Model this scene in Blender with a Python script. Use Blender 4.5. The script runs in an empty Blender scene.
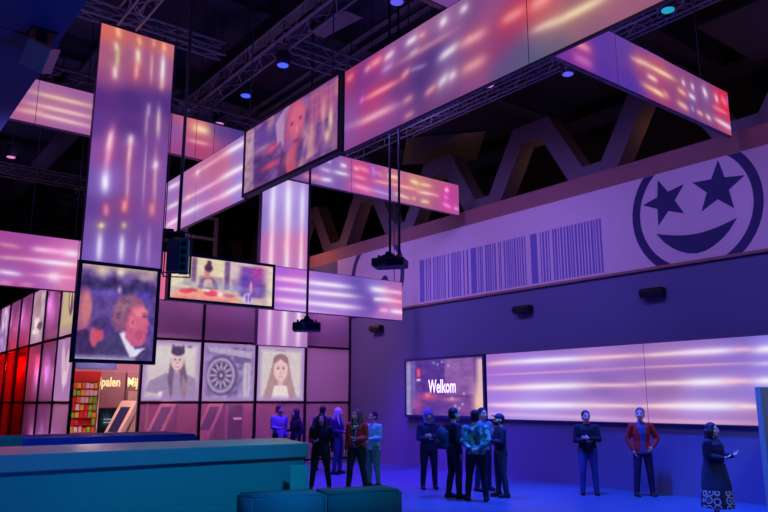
import bpy, bmesh, math, random
import numpy as np
from mathutils import Vector, Matrix
random.seed(7)
PI = math.pi
SC = bpy.context.scene
COL = SC.collection
SC.view_settings.view_transform = 'Standard'
SC.view_settings.look = 'None'
SC.view_settings.gamma = 1.0
SC.view_settings.exposure = 0.0
SC.view_settings.use_curve_mapping = False
try:
    SC.cycles.use_denoising = True
    SC.cycles.max_bounces = 8
    SC.cycles.transparent_max_bounces = 12
    SC.cycles.sample_clamp_indirect = 3.0
except Exception:
    pass

# ------------------------------------------------------------------ helpers
def lin(c):
    return tuple(((v/255)/12.92 if v/255 <= .04045 else ((v/255+.055)/1.055)**2.4) for v in c)

def mat(name, rgb, rough=.6, metal=0., noise=0., nscale=4., spec=.3, emit=None, estr=0.):
    m = bpy.data.materials.new(name); m.use_nodes = True
    nt = m.node_tree; b = nt.nodes['Principled BSDF']
    c = lin(rgb)
    b.inputs['Base Color'].default_value = (*c, 1)
    b.inputs['Roughness'].default_value = rough
    b.inputs['Metallic'].default_value = metal
    b.inputs['Specular IOR Level'].default_value = spec
    if noise > 0:
        tc = nt.nodes.new('ShaderNodeTexCoord'); n = nt.nodes.new('ShaderNodeTexNoise')
        n.inputs['Scale'].default_value = nscale; n.inputs['Detail'].default_value = 4
        r = nt.nodes.new('ShaderNodeMapRange'); r.inputs[3].default_value = 1-noise; r.inputs[4].default_value = 1+noise
        mx = nt.nodes.new('ShaderNodeVectorMath'); mx.operation = 'SCALE'
        mx.inputs[0].default_value = c
        nt.links.new(tc.outputs['Object'], n.inputs['Vector'])
        nt.links.new(n.outputs['Fac'], r.inputs[0]); nt.links.new(r.outputs[0], mx.inputs['Scale'])
        nt.links.new(mx.outputs[0], b.inputs['Base Color'])
    if emit:
        b.inputs['Emission Color'].default_value = (*lin(emit), 1)
        b.inputs['Emission Strength'].default_value = estr
    return m

def new_obj(name, me, parent=None, m=None):
    o = bpy.data.objects.new(name, me); COL.objects.link(o)
    if parent is not None: o.parent = parent
    if m is not None:
        for k in (m if isinstance(m, (list, tuple)) else [m]): me.materials.append(k)
    return o

def bm_obj(name, bm, m, parent=None, smooth=False):
    me = bpy.data.meshes.new(name)
    bmesh.ops.recalc_face_normals(bm, faces=bm.faces)
    bm.to_mesh(me); bm.free()
    if smooth:
        for p in me.polygons: p.use_smooth = True
    return new_obj(name, me, parent, m)

def tag(o, label=None, cat=None, group=None, kind=None):
    if label: o['label'] = label
    if cat: o['category'] = cat
    if group: o['group'] = group
    if kind: o['kind'] = kind
    return o

def thing(name, label, cat, loc=(0, 0, 0), rz=0, group=None):
    o = bpy.data.objects.new(name, None); COL.objects.link(o)
    o.empty_display_size = .1
    o.location = loc; o.rotation_euler = (0, 0, rz)
    return tag(o, label, cat, group)

def box(bm, x0, x1, y0, y1, z0, z1, bevel=0):
    vs = [bm.verts.new((x, y, z)) for x in (x0, x1) for y in (y0, y1) for z in (z0, z1)]
    f = [bm.faces.new([vs[i] for i in q]) for q in ((0, 1, 3, 2), (4, 6, 7, 5), (0, 4, 5, 1), (2, 3, 7, 6), (0, 2, 6, 4), (1, 5, 7, 3))]
    if bevel > 0:
        es = list({e for q in f for e in q.edges})
        bmesh.ops.bevel(bm, geom=es, offset=bevel, segments=2, affect='EDGES', profile=.5)

def tube(bm, pts, r, n=8):
    pts = [Vector(p) for p in pts]
    if not isinstance(r, (list, tuple)): r = [r]*len(pts)
    prev = None
    for i, p in enumerate(pts):
        d = (pts[min(i+1, len(pts)-1)]-pts[max(i-1, 0)]).normalized()
        a = d.cross(Vector((0, 0, 1)))
        if a.length < .05: a = d.cross(Vector((1, 0, 0)))
        a.normalize(); b = d.cross(a)
        ring = [bm.verts.new(p+(a*math.cos(2*PI*k/n)+b*math.sin(2*PI*k/n))*r[i]) for k in range(n)]
        if prev:
            for k in range(n): bm.faces.new((prev[k], prev[(k+1) % n], ring[(k+1) % n], ring[k]))
        else: bm.faces.new(ring[::-1])
        prev = ring
    bm.faces.new(prev)

def lathe(bm, prof, n=20, c=(0, 0, 0), axis='Z'):
    rings = []
    for r, z in prof:
        ring = []
        for k in range(n):
            a = 2*PI*k/n; x, y = r*math.cos(a), r*math.sin(a)
            v = (x, y, z) if axis == 'Z' else ((z, x, y) if axis == 'X' else (x, z, y))
            ring.append(bm.verts.new((v[0]+c[0], v[1]+c[1], v[2]+c[2])))
        rings.append(ring)
    for a, b in zip(rings, rings[1:]):
        for k in range(n): bm.faces.new((a[k], a[(k+1) % n], b[(k+1) % n], b[k]))
    bm.faces.new(rings[0][::-1]); bm.faces.new(rings[-1])

def prism(bm, pts, f, h):
    """pts: 2-D outline; f maps (u,v,w) to xyz; h=(w0,w1)"""
    a = [bm.verts.new(f(u, v, h[0])) for u, v in pts]; b = [bm.verts.new(f(u, v, h[1])) for u, v in pts]
    n = len(pts)
    bm.faces.new(a); bm.faces.new(b[::-1])
    for k in range(n): bm.faces.new((a[k], b[k], b[(k+1) % n], a[(k+1) % n]))

def B(*boxes, bevel=0):
    bm = bmesh.new()
    for q in boxes: box(bm, *q, bevel=bevel)
    return bm

def struct(name, bm, m, smooth=False):
    return tag(bm_obj(name, bm, m, None, smooth), kind='structure')

# ------------------------------------------------------------------ materials
M = dict(
    floor=mat('floor_paint', (62, 88, 118), .42, noise=.06, nscale=.7),
    wall=mat('dark_wall_paint', (96, 92, 132), .75, noise=.06, nscale=.8),
    fascia=mat('white_wall_paint', (214, 186, 190), .7, noise=.03),
    band=mat('brown_beam_paint', (150, 98, 98), .7, noise=.08, nscale=2),
    black=mat('black_ceiling', (66, 58, 82), .85, noise=.2, nscale=2),
    dark=mat('dark_steel', (80, 72, 92), .5, .3, noise=.1),
    truss=mat('aluminium_truss', (150, 140, 158), .5, .2),
    steel=mat('grey_painted_steel', (112, 96, 110), .6, noise=.08),
    duct=mat('galvanised_duct', (120, 100, 125), .5, .3),
    casing=mat('lightbox_casing', (112, 96, 124), .5, .3),
    frame=mat('navy_black_frame', (36, 38, 84), .5),
    post=mat('black_window_frame', (24, 16, 36), .5),
    graphic=mat('dark_print', (52, 44, 92), .7),
    barcode=mat('violet_print', (118, 104, 168), .7),
    counter=mat('teal_counter', (70, 150, 160), .55, noise=.03),
    countertop=mat('teal_counter_top', (130, 150, 165), .4, noise=.03),
    blueblock=mat('blue_upholstery', (40, 60, 200), .7, noise=.05),
    teal=mat('teal_upholstery', (40, 120, 150), .7, noise=.05),
    bench=mat('petrol_upholstery', (44, 98, 140), .75, noise=.05, nscale=8),
    soffit=mat('blue_soffit', (70, 80, 140), .7, noise=.04),
    speaker=mat('black_plastic', (30, 28, 34), .5),
    brown=mat('grille_brown', (220, 160, 150), .7, noise=.1, nscale=30),
    partition=mat('grey_green_partition', (120, 140, 150), .6, noise=.04),
    lamp_blue=mat('blue_lamp_lens', (40, 60, 255), .3, emit=(60, 80, 255), estr=1.6),
    lamp_teal=mat('teal_lamp_lens', (40, 200, 210), .3, emit=(30, 170, 190), estr=.8),
    lamp_pink=mat('pink_lamp_lens', (255, 170, 210), .3, emit=(230, 140, 200), estr=.9),
    lamp_mix=mat('magenta_lamp_lens', (120, 90, 200), .3, emit=(90, 90, 220), estr=1.0),
    white_glow=mat('white_letters', (255, 250, 240), .5, emit=(255, 245, 235), estr=1.0),
    yellow_glow=mat('yellow_letters', (250, 240, 170), .5, emit=(235, 232, 160), estr=.9),
    greenbox=mat('teal_device_shell', (40, 170, 160), .5),
    palepanel=mat('pale_teal_board', (150, 190, 196), .6),
    wood=mat('pale_wood', (228, 205, 185), .6, noise=.06),
    mauve=mat('mauve_panel', (170, 130, 130), .7),
    red=mat('red_panel', (200, 40, 40), .6),
    roomwall=mat('pavilion_wall', (190, 140, 150), .8, noise=.03),
    bluelintel=mat('blue_lintel', (34, 46, 96), .6),
)

def glass_mat(name, tint, diff, fac):
    m = bpy.data.materials.new(name); m.use_nodes = True; nt = m.node_tree
    for n in list(nt.nodes): nt.nodes.remove(n)
    out = nt.nodes.new('ShaderNodeOutputMaterial'); tr = nt.nodes.new('ShaderNodeBsdfTransparent')
    tr.inputs[0].default_value = (*lin(tint), 1)
    d = nt.nodes.new('ShaderNodeBsdfDiffuse'); d.inputs[0].default_value = (*lin(diff), 1)
    tl = nt.nodes.new('ShaderNodeBsdfTranslucent'); tl.inputs[0].default_value = (*lin(diff), 1)
    dd = nt.nodes.new('ShaderNodeMixShader'); dd.inputs[0].default_value = .55
    g = nt.nodes.new('ShaderNodeBsdfGlossy'); g.inputs['Roughness'].default_value = .08
    mx = nt.nodes.new('ShaderNodeMixShader'); mx.inputs[0].default_value = fac
    mg = nt.nodes.new('ShaderNodeMixShader'); mg.inputs[0].default_value = .06
    L = nt.links.new
    L(d.outputs[0], dd.inputs[1]); L(tl.outputs[0], dd.inputs[2])
    L(tr.outputs[0], mx.inputs[1]); L(dd.outputs[0], mx.inputs[2])
    L(mx.outputs[0], mg.inputs[1]); L(g.outputs[0], mg.inputs[2]); L(mg.outputs[0], out.inputs[0])
    return m
M['glass'] = glass_mat('projection_film_glass', (240, 215, 240), (215, 190, 220), .55)
M['clearglass'] = glass_mat('lower_film_glass', (245, 205, 235), (215, 185, 220), .3)
M['redglass'] = glass_mat('red_tinted_glass', (245, 120, 120), (160, 60, 80), .25)

def attr_emission(name, strength=1.0):
    m = bpy.data.materials.new(name); m.use_nodes = True; nt = m.node_tree
    for n in list(nt.nodes): nt.nodes.remove(n)
    out = nt.nodes.new('ShaderNodeOutputMaterial'); e = nt.nodes.new('ShaderNodeEmission')
    a = nt.nodes.new('ShaderNodeVertexColor'); a.layer_name = 'Col'
    e.inputs[1].default_value = strength
    nt.links.new(a.outputs[0], e.inputs[0]); nt.links.new(e.outputs[0], out.inputs[0])
    return m
M['glow'] = attr_emission('led_lightbox_fabric')
M['screen'] = attr_emission('video_screen_picture')
M['picture'] = attr_emission('projected_picture')

def srgb2lin(a):
    a = np.clip(a, 0, 1)
    return np.where(a <= .04045, a/12.92, ((a+.055)/1.055)**2.4)

def color_grid(name, fmap, us, vs, rgb, m, parent):
    """grid of points fmap(u,v) carrying what the panel gives off; rgb (len(vs),len(us),3) sRGB 0..1"""
    nu, nv = len(us), len(vs)
    verts = [fmap(u, v) for v in vs for u in us]
    faces = [(j*nu+i, j*nu+i+1, (j+1)*nu+i+1, (j+1)*nu+i) for j in range(nv-1) for i in range(nu-1)]
    me = bpy.data.meshes.new(name); me.from_pydata(verts, [], faces)
    ca = me.color_attributes.new('Col', 'FLOAT_COLOR', 'POINT')
    c = np.ones((nv*nu, 4), np.float32); c[:, :3] = srgb2lin(rgb.reshape(-1, 3))
    ca.data.foreach_set('color', c.ravel())
    return new_obj(name, me, parent, m)

class Canvas:
    def __init__(s, w, h, bg):
        s.x, s.y = np.meshgrid(np.linspace(0, 1, w), np.linspace(0, 1, h))
        s.im = np.zeros((h, w, 3)); s.im[:] = np.array(bg)/255
        s.asp = h/w
    def mix(s, a, c):
        s.im = s.im*(1-a[..., None])+np.array(c)/255*a[..., None]; return s
    def ell(s, cx, cy, rx, ry, c, a=1, soft=.12, rot=0):
        dx, dy = s.x-cx, (s.y-cy)*s.asp
        t = math.radians(rot); ex, ey = dx*math.cos(t)+dy*math.sin(t), -dx*math.sin(t)+dy*math.cos(t)
        d = np.sqrt((ex/rx)**2+(ey/(ry*s.asp))**2)
        return s.mix(np.clip((1-d)/soft+.5, 0, 1)*a, c)
    def blob(s, cx, cy, rx, ry, c, a=1):
        return s.mix(np.exp(-((s.x-cx)/rx)**2-((s.y-cy)/ry)**2)*a, c)
    def rect(s, x0, y0, x1, y1, c, a=1, soft=.01):
        k = np.clip((s.x-x0)/soft, 0, 1)*np.clip((x1-s.x)/soft, 0, 1)*np.clip((s.y-y0)/soft, 0, 1)*np.clip((y1-s.y)/soft, 0, 1)
        return s.mix(k*a, c)
    def poly(s, pts, c, a=1):
        ins = np.zeros(s.x.shape, bool); n = len(pts)
        for i in range(n):
            (xa, ya), (xb, yb) = pts[i], pts[(i+1) % n]
            if ya == yb: continue
            k = ((ya > s.y) != (yb > s.y)) & (s.x < (xb-xa)*(s.y-ya)/(yb-ya)+xa)
            ins ^= k
        f = ins.astype(float)
        for _ in range(1):
            g = f.copy(); g[1:] += f[:-1]; g[:-1] += f[1:]; g[:, 1:] += f[:, :-1]; g[:, :-1] += f[:, 1:]; f = np.clip(g/5, 0, 1)
        return s.mix(f*a, c)
    def blur(s, n=1):
        for _ in range(n):
            g = np.pad(s.im, ((1, 1), (1, 1), (0, 0)), mode='edge'); s.im = (g[:-2, 1:-1]+g[2:, 1:-1]+g[1:-1, :-2]+g[1:-1, 2:]+2*s.im)/6
        return s
    def noise(s, amp, k=9, seed=1):
        r = np.random.RandomState(seed); h, w = s.x.shape
        n = r.rand(k+2, k+2); gx, gy = s.x*k, s.y*k; i, j = gx.astype(int), gy.astype(int); fx, fy = gx-i, gy-j
        v = (n[j, i]*(1-fx)+n[j, i+1]*fx)*(1-fy)+(n[j+1, i]*(1-fx)+n[j+1, i+1]*fx)*fy
        s.im = np.clip(s.im+(v-.5)[..., None]*amp, 0, 1); return s
# ------------------------------------------------------------------ camera
H = 1.95
cam = bpy.data.cameras.new('camera'); co = bpy.data.objects.new('camera', cam); COL.objects.link(co)
cam.sensor_width = 36; cam.lens = 36*714.5/768; cam.clip_end = 200
PITCH = math.atan(145.5/714.5)
co.location = (0, 0, H); co.rotation_euler = (PI/2+PITCH, 0, -math.radians(37.93))
SC.camera = co
w = bpy.data.worlds.new('world'); SC.world = w; w.use_nodes = True
w.node_tree.nodes['Background'].inputs[0].default_value = (.3, .22, .55, 1)
w.node_tree.nodes['Background'].inputs[1].default_value = .012

# ------------------------------------------------------------------ the hall
XW, YG = 14.6, 20.66
struct('floor', B((-14, 24, -8, 44, -.2, 0)), M['floor'])
struct('ceiling', B((-14, 24, -8, 44, 13.0, 13.3)), M['black'])
struct('wall_right', B((XW, XW+.4, -8, 44, 0, 7.05)), M['wall'])
struct('wall_far', B((-14, 24, 44, 44.3, 0, 13)), M['black'])
struct('wall_left', B((-14.3, -14, -8, 44, 0, 13)), M['black'])
struct('wall_near', B((-14, 24, -8.3, -8, 0, 13)), M['black'])
struct('wall_outer', B((24, 24.3, -8, 44, 0, 13)), M['black'])
struct('trim_1', B((XW-.05, XW, -8, 21.45, 4.93, 7.05)), M['fascia'])
struct('trim_2', B((XW, XW+.9, -8, 44, 7.05, 7.52)), M['band'])
struct('trim_3', B((XW-.08, XW-.05, -8, 21.45, 4.87, 4.93), (XW-.05, XW, -8, 21.45, 4.87, 4.93)), M['band'])
# roof beams
n = 4
for k, y in enumerate((-2, 4, 10, 16, 22, 28, 34, 40)):
    struct('trim_%d' % n, B((-14, 24, y-.12, y+.12, 12.2, 12.98), (-14, 24, y-.25, y+.25, 12.15, 12.2)), M['black']); n += 1
for x in (-9, -3, 3, 9, 15, 21):
    struct('trim_%d' % n, B((x-.1, x+.1, -8, 44, 11.7, 12.14)), M['black']); n += 1
# soffit over the camera side
struct('trim_%d' % n, B((-9, 1.70, -3, 8.28, 6.0, 6.3), (-9, 1.72, 8.32, 26, 6.0, 6.3), (-9, 1.66, 8.28, 8.32, 6.05, 6.3)), M['soffit']); n += 1

# zigzag roof steel standing on the right wall
def zigzag():
    t = thing('zigzag_roof_truss', 'grey painted zigzag steel truss standing on top of the right wall', 'roof truss', (15.05, 4, 7.52))
    hw = .27
    line = []
    for k in range(0, 8):
        yb = 2.77+4*k-4
        line += [(yb-.45, .27), (yb+.45, .27), (yb+1.5, 2.05), (yb+2.5, 2.05)]
    P2 = [Vector(q) for q in line]; up, lo = [], []
    for k, p in enumerate(P2):
        d0 = (p-P2[max(k-1, 0)]) if k else (P2[1]-p); d1 = (P2[k+1]-p) if k+1 < len(P2) else d0
        n0 = Vector((-d0.y, d0.x)).normalized(); n1 = Vector((-d1.y, d1.x)).normalized(); m = (n0+n1).normalized(); m *= hw/max(m.dot(n0), .3)
        up.append(p+m); lo.append(p-m)
    for k in range(len(P2)-1):
        bm = bmesh.new(); prism(bm, [tuple(up[k]), tuple(up[k+1]), tuple(lo[k+1]), tuple(lo[k])], lambda u, v, w_: (w_, u, v), (.25, .8))
        bm_obj(('bottom_node', 'diagonal', 'top_node', 'diagonal')[k % 4], bm, M['steel'], t)
zigzag()

# ------------------------------------------------------------------ light boxes
GLOW = {}
GLOW['beam_far']=([(16.39,5.87,190,110,190),(16.42,6.88,165,115,190),(14.7,7.18,200,120,165),(14.57,6.1,170,120,190),(13.54,6.87,200,110,150),(12.73,7.08,160,120,200),(12.64,6.11,165,130,215),(13.46,6.08,190,115,180)],
 [(13.37,7.09,12.46,7.07,0.07,255,240,255,0.95),(14.91,7.05,13.46,7.07,0.06,250,140,160,0.6),(14.85,7.03,14.79,7.04,0.07,255,240,255,0.8),(16.52,7.08,15.89,7.05,0.07,255,240,255,0.8),(13.51,6.58,12.42,6.57,0.07,255,240,255,0.95),(15.52,6.55,13.51,6.55,0.06,255,150,200,0.75),(15.41,6.57,15.18,6.57,0.06,255,195,160,0.5),(16.5,6.57,15.88,6.56,0.06,255,240,255,0.75),(13.47,6.17,12.39,6.19,0.07,255,240,255,0.95),(15.59,6.2,14.58,6.2,0.07,255,240,255,0.85),(14.58,6.2,13.47,6.17,0.06,255,150,200,0.7),(16.49,6.12,15.82,6.15,0.07,255,240,255,0.9),(16.6,5.99,15.91,5.98,0.08,255,150,200,0.5)])
GLOW['beam_near']=([(8.94,6.4,150,90,160),(8.9,7.16,175,70,110),(8.43,6.99,130,60,140),(8.17,6.48,180,75,130),(7.8,6.19,150,85,150),(7.68,7.1,150,90,150),(6.99,7.13,165,115,150),(7.01,6.45,88,62,125),(7.33,6.8,105,68,130),(6.48,7.05,155,110,150),(6.39,6.57,105,75,135),(6.7,6.04,120,75,125),(5.92,6.66,160,95,130),(5.94,6.11,150,90,125),(5.5,6.47,165,70,110),(5.35,6.01,115,90,125),(5.22,6.55,180,70,100),(4.87,6.45,195,110,110),(4.89,6.02,120,110,125),(4.47,6.02,165,115,115),(4.0,6.11,175,110,125),(4.27,6.0,150,105,125),(5.6,5.98,85,95,140),(5.27,6.05,80,100,140),(5.59,6.31,150,60,120),(5.76,6.25,140,65,120),(5.98,5.96,150,85,140),(6.79,6.66,75,50,125),(7.11,6.34,82,58,125),(7.56,6.34,100,65,130),(6.51,5.97,120,72,130),(4.68,5.89,105,105,130),(5.05,5.87,80,105,120),(6.1,6.88,125,80,135),(5.74,6.83,155,90,140)],
 [(7.37,7.09,7.21,7.1,0.06,255,240,255,0.85),(7.1,7.08,7.02,7.08,0.05,255,125,125,0.6),(6.64,7.08,6.58,7.1,0.07,255,240,255,0.85),(6.24,7.09,6.17,7.1,0.06,255,240,255,0.7),(7.31,6.89,7.17,6.9,0.05,215,195,250,0.45),(7.89,7.06,7.75,7.08,0.06,255,240,255,0.8),(8.25,7.09,8.04,7.1,0.09,250,60,90,0.9),(8.4,7.06,8.32,7.08,0.06,245,140,170,0.6),(8.9,7.09,8.78,7.1,0.08,250,60,90,0.6),(7.94,6.88,7.77,6.9,0.06,200,130,230,0.5),(7.56,6.86,6.48,6.86,0.06,225,110,130,0.45),(6.65,6.58,6.39,6.62,0.07,255,240,255,0.85),(7.49,6.61,7.38,6.65,0.06,255,125,125,0.7),(8.37,6.58,7.65,6.58,0.06,250,60,90,0.95),(8.53,6.57,8.48,6.62,0.05,180,60,220,0.6),(7.29,6.63,7.02,6.6,0.03,215,195,250,0.35),(6.7,6.2,6.58,6.25,0.08,255,240,255,0.7),(6.48,6.22,6.42,6.24,0.07,255,240,255,0.7),(8.5,6.22,7.8,6.22,0.07,250,80,110,0.95),(7.45,6.21,7.31,6.22,0.06,255,125,125,0.5),(6.97,6.16,6.82,6.2,0.06,255,125,125,0.6),(7.43,5.96,7.29,5.97,0.06,255,125,125,0.45),(6.24,6.6,5.89,6.6,0.09,255,125,125,0.7),(6.21,6.22,5.9,6.23,0.1,255,140,130,0.6),(6.13,6.61,6.11,6.63,0.05,255,125,125,0.3),(5.49,6.61,5.21,6.61,0.1,250,70,70,0.8),(5.03,6.59,4.81,6.6,0.12,255,90,80,0.8),(4.72,6.23,4.07,6.23,0.07,255,215,130,0.85),(5.03,6.27,4.72,6.25,0.06,255,195,160,0.6),(8.97,6.27,7.56,6.19,0.08,180,125,190,0.35)])
GLOW['upper_cross']=([(2.35,7.43,180,100,150),(2.66,7.98,170,110,165),(3.13,7.89,180,110,160),(3.49,8.17,165,100,165),(3.66,7.38,170,100,165),(5.47,7.7,150,90,165),(5.67,7.4,165,75,140),(6.1,8.09,230,110,120),(6.14,7.5,180,70,120),(6.34,7.79,170,80,140),(6.5,8.07,82,62,145),(7.09,8.26,75,60,140),(8.9,7.47,120,75,150),(9.64,7.88,135,100,180),(9.65,7.35,130,100,180),(10.21,7.73,135,100,175),(10.46,7.92,200,80,150),(10.59,7.34,185,90,170),(11.43,7.55,160,105,190),(11.95,7.93,200,110,150),(12.5,8.04,210,130,130),(12.49,7.31,180,105,150),(13.44,8.07,190,105,130),(13.43,7.47,180,95,140),(14.03,7.88,185,80,150)],
 [(2.68,7.92,3.73,7.92,0.05,255,215,130,0.65),(2.67,7.68,3.73,7.68,0.05,255,195,160,0.75),(2.61,7.5,3.71,7.48,0.05,255,200,190,0.7),(2.43,7.5,2.79,7.55,0.06,230,130,120,0.5),(6.01,8.0,6.25,7.99,0.12,255,200,120,0.95),(5.89,7.68,6.29,7.68,0.06,255,110,120,0.7),(10.01,7.96,10.11,7.95,0.06,255,240,255,0.85),(9.4,7.73,9.64,7.72,0.06,215,195,250,0.6),(9.83,7.73,10.17,7.73,0.05,255,240,255,0.8),(9.41,7.46,9.65,7.48,0.06,255,240,255,0.8),(9.58,7.98,9.64,7.96,0.05,215,195,250,0.5),(8.93,7.45,9.29,7.47,0.1,240,110,150,0.6),(10.43,7.96,10.52,7.96,0.05,255,240,255,0.8),(10.59,8.0,10.85,7.97,0.1,250,60,90,0.85),(10.4,7.74,10.76,7.73,0.08,250,60,110,0.8),(10.4,7.49,10.92,7.45,0.1,250,80,150,0.85),(11.02,8.09,11.05,7.9,0.1,120,50,230,0.7),(11.09,7.74,11.6,7.75,0.06,250,90,110,0.8),(11.12,7.99,11.33,7.95,0.08,235,80,110,0.5),(11.57,7.97,11.88,7.98,0.06,255,215,130,0.85),(11.67,7.76,12.49,7.77,0.05,255,150,110,0.8),(12.39,7.99,12.57,7.96,0.06,255,240,150,0.8),(12.72,7.96,13.06,7.97,0.05,255,215,130,0.7),(12.68,7.72,13.13,7.74,0.05,255,195,160,0.9),(13.13,7.74,13.36,7.73,0.05,255,90,150,0.7),(11.81,7.51,12.24,7.47,0.05,255,215,130,0.75),(12.42,7.5,12.49,7.48,0.06,255,150,110,0.6),(12.75,7.47,12.97,7.48,0.06,255,215,130,0.7),(13.68,8.0,13.75,7.95,0.09,255,40,200,0.95),(13.67,7.96,13.71,7.97,0.03,255,240,255,0.8),(13.63,7.75,13.71,7.73,0.09,255,40,200,0.7),(13.59,7.53,13.82,7.48,0.09,255,40,200,0.85),(14.02,7.48,14.14,7.47,0.07,230,80,240,0.8),(11.02,7.47,11.6,7.44,0.04,215,195,250,0.4)])
GLOW['right_cross']=([(5.73,7.17,125,75,150),(6.28,7.34,120,70,150),(8.67,7.36,120,55,160),(9.22,7.71,140,60,150),(9.24,7.41,135,50,160),(9.78,7.89,95,60,165),(9.73,7.42,85,55,165),(10.52,8.04,100,65,165),(10.6,7.4,85,55,165),(10.97,7.89,160,75,130),(11.63,7.99,185,85,120),(11.56,7.53,155,60,125),(12.3,7.88,150,75,120),(12.59,7.45,110,65,140),(13.23,7.72,125,85,145),(13.18,7.39,125,70,140),(14.03,7.94,220,40,80),(13.83,7.56,175,60,110),(14.05,7.4,190,80,130),(12.2,8.16,150,80,145),(13.07,8.1,135,75,135)],
 [(9.14,7.7,9.43,7.71,0.09,255,110,110,0.7),(9.09,7.45,9.46,7.45,0.12,190,50,150,0.55),(10.91,7.97,11.23,7.97,0.06,255,195,160,0.7),(11.29,7.97,12.03,7.95,0.055,255,190,120,0.95),(11.23,7.75,11.46,7.74,0.05,255,195,160,0.95),(11.08,7.53,11.66,7.5,0.06,255,170,110,0.8),(11.4,7.51,11.62,7.49,0.04,255,215,130,0.6),(10.72,7.95,10.97,7.93,0.05,255,150,110,0.5),(12.42,7.98,12.45,7.95,0.05,255,240,255,0.8),(12.76,8.01,12.78,7.96,0.05,255,240,255,0.8),(12.64,7.77,12.79,7.75,0.05,255,240,255,0.9),(13.21,8.04,13.27,7.95,0.07,255,240,255,0.9),(13.68,8.02,13.71,7.96,0.06,255,240,255,0.9),(12.25,7.77,12.46,7.74,0.06,255,150,110,0.8),(12.21,7.49,12.48,7.46,0.07,255,150,110,0.85),(12.89,7.49,13.04,7.48,0.05,255,150,110,0.8),(13.23,7.49,13.34,7.46,0.05,255,195,160,0.85),(12.68,7.54,12.71,7.48,0.05,150,150,230,0.6),(13.93,8.06,14.08,7.97,0.12,240,30,60,0.8),(13.55,7.77,14.04,7.76,0.06,250,60,90,0.7),(13.62,7.51,14.19,7.47,0.05,255,240,255,0.85),(11.7,7.57,11.83,7.53,0.07,255,150,110,0.4),(14.15,8.15,14.17,8.02,0.04,140,40,200,0.6)])
GLOW['lower_cross']=([(2.73,5.26,175,75,160),(3.31,5.46,170,80,165),(3.94,5.31,195,85,170),(4.25,5.47,210,120,180),(2.95,4.92,165,85,165),(3.35,4.96,175,80,160),(2.99,4.57,160,105,190),(3.58,4.63,175,95,185),(4.3,4.89,235,120,165),(4.22,4.54,225,125,180),(3.1,4.45,190,85,160),(6.37,4.75,230,110,150),(9.63,5.35,180,100,220),(10.27,5.42,195,110,210),(10.6,5.17,160,115,220),(11.27,5.53,145,105,205),(11.99,4.86,135,95,195),(11.64,4.49,170,120,215),(12.27,5.19,105,80,180),(12.72,4.93,110,78,178),(12.79,5.39,130,105,205),(13.48,5.3,165,105,190),(13.88,5.5,180,110,180),(13.88,4.87,215,115,175),(13.29,4.43,180,125,210)],
 [(2.72,5.29,3.08,5.27,0.06,220,130,140,0.5),(3.44,5.27,3.82,5.27,0.07,255,180,215,0.9),(4.03,5.27,4.29,5.26,0.09,255,240,255,0.95),(3.78,5.27,4.03,5.27,0.07,250,110,200,0.8),(2.75,5.0,3.24,5.02,0.05,235,150,160,0.6),(3.55,5.01,4.29,5.01,0.06,255,240,255,0.95),(3.24,5.02,3.59,5.02,0.05,250,140,200,0.6),(2.78,4.69,3.14,4.67,0.05,240,220,255,0.9),(3.81,4.69,3.93,4.69,0.1,255,240,255,1),(3.48,4.69,4.32,4.71,0.05,255,150,200,0.7),(2.8,4.46,3.0,4.46,0.07,230,100,160,0.5),(3.24,4.46,3.44,4.46,0.06,220,80,150,0.5),(9.54,5.25,10.43,5.26,0.08,255,165,225,0.95),(10.53,5.24,11.84,5.25,0.075,255,240,255,1),(9.58,4.97,10.44,4.99,0.06,255,190,240,0.9),(10.54,4.97,12.06,4.99,0.07,255,240,255,0.95),(9.56,4.67,10.55,4.66,0.08,255,190,235,0.95),(10.55,4.66,12.13,4.66,0.075,255,240,255,0.95),(12.83,5.27,13.33,5.26,0.1,255,240,255,1),(13.33,5.26,13.96,5.25,0.07,255,150,190,0.95),(12.9,4.97,13.09,4.98,0.06,255,240,255,0.8),(13.13,4.99,13.56,4.99,0.07,255,235,245,0.95),(13.48,4.98,13.96,4.97,0.06,255,130,180,0.9),(13.13,4.66,13.36,4.66,0.08,255,130,190,0.9),(13.56,4.66,13.99,4.65,0.07,255,240,255,0.9),(9.66,4.42,11.29,4.4,0.1,215,160,250,0.5),(6.49,4.89,6.55,4.4,0.1,255,150,200,0.4)])
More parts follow.
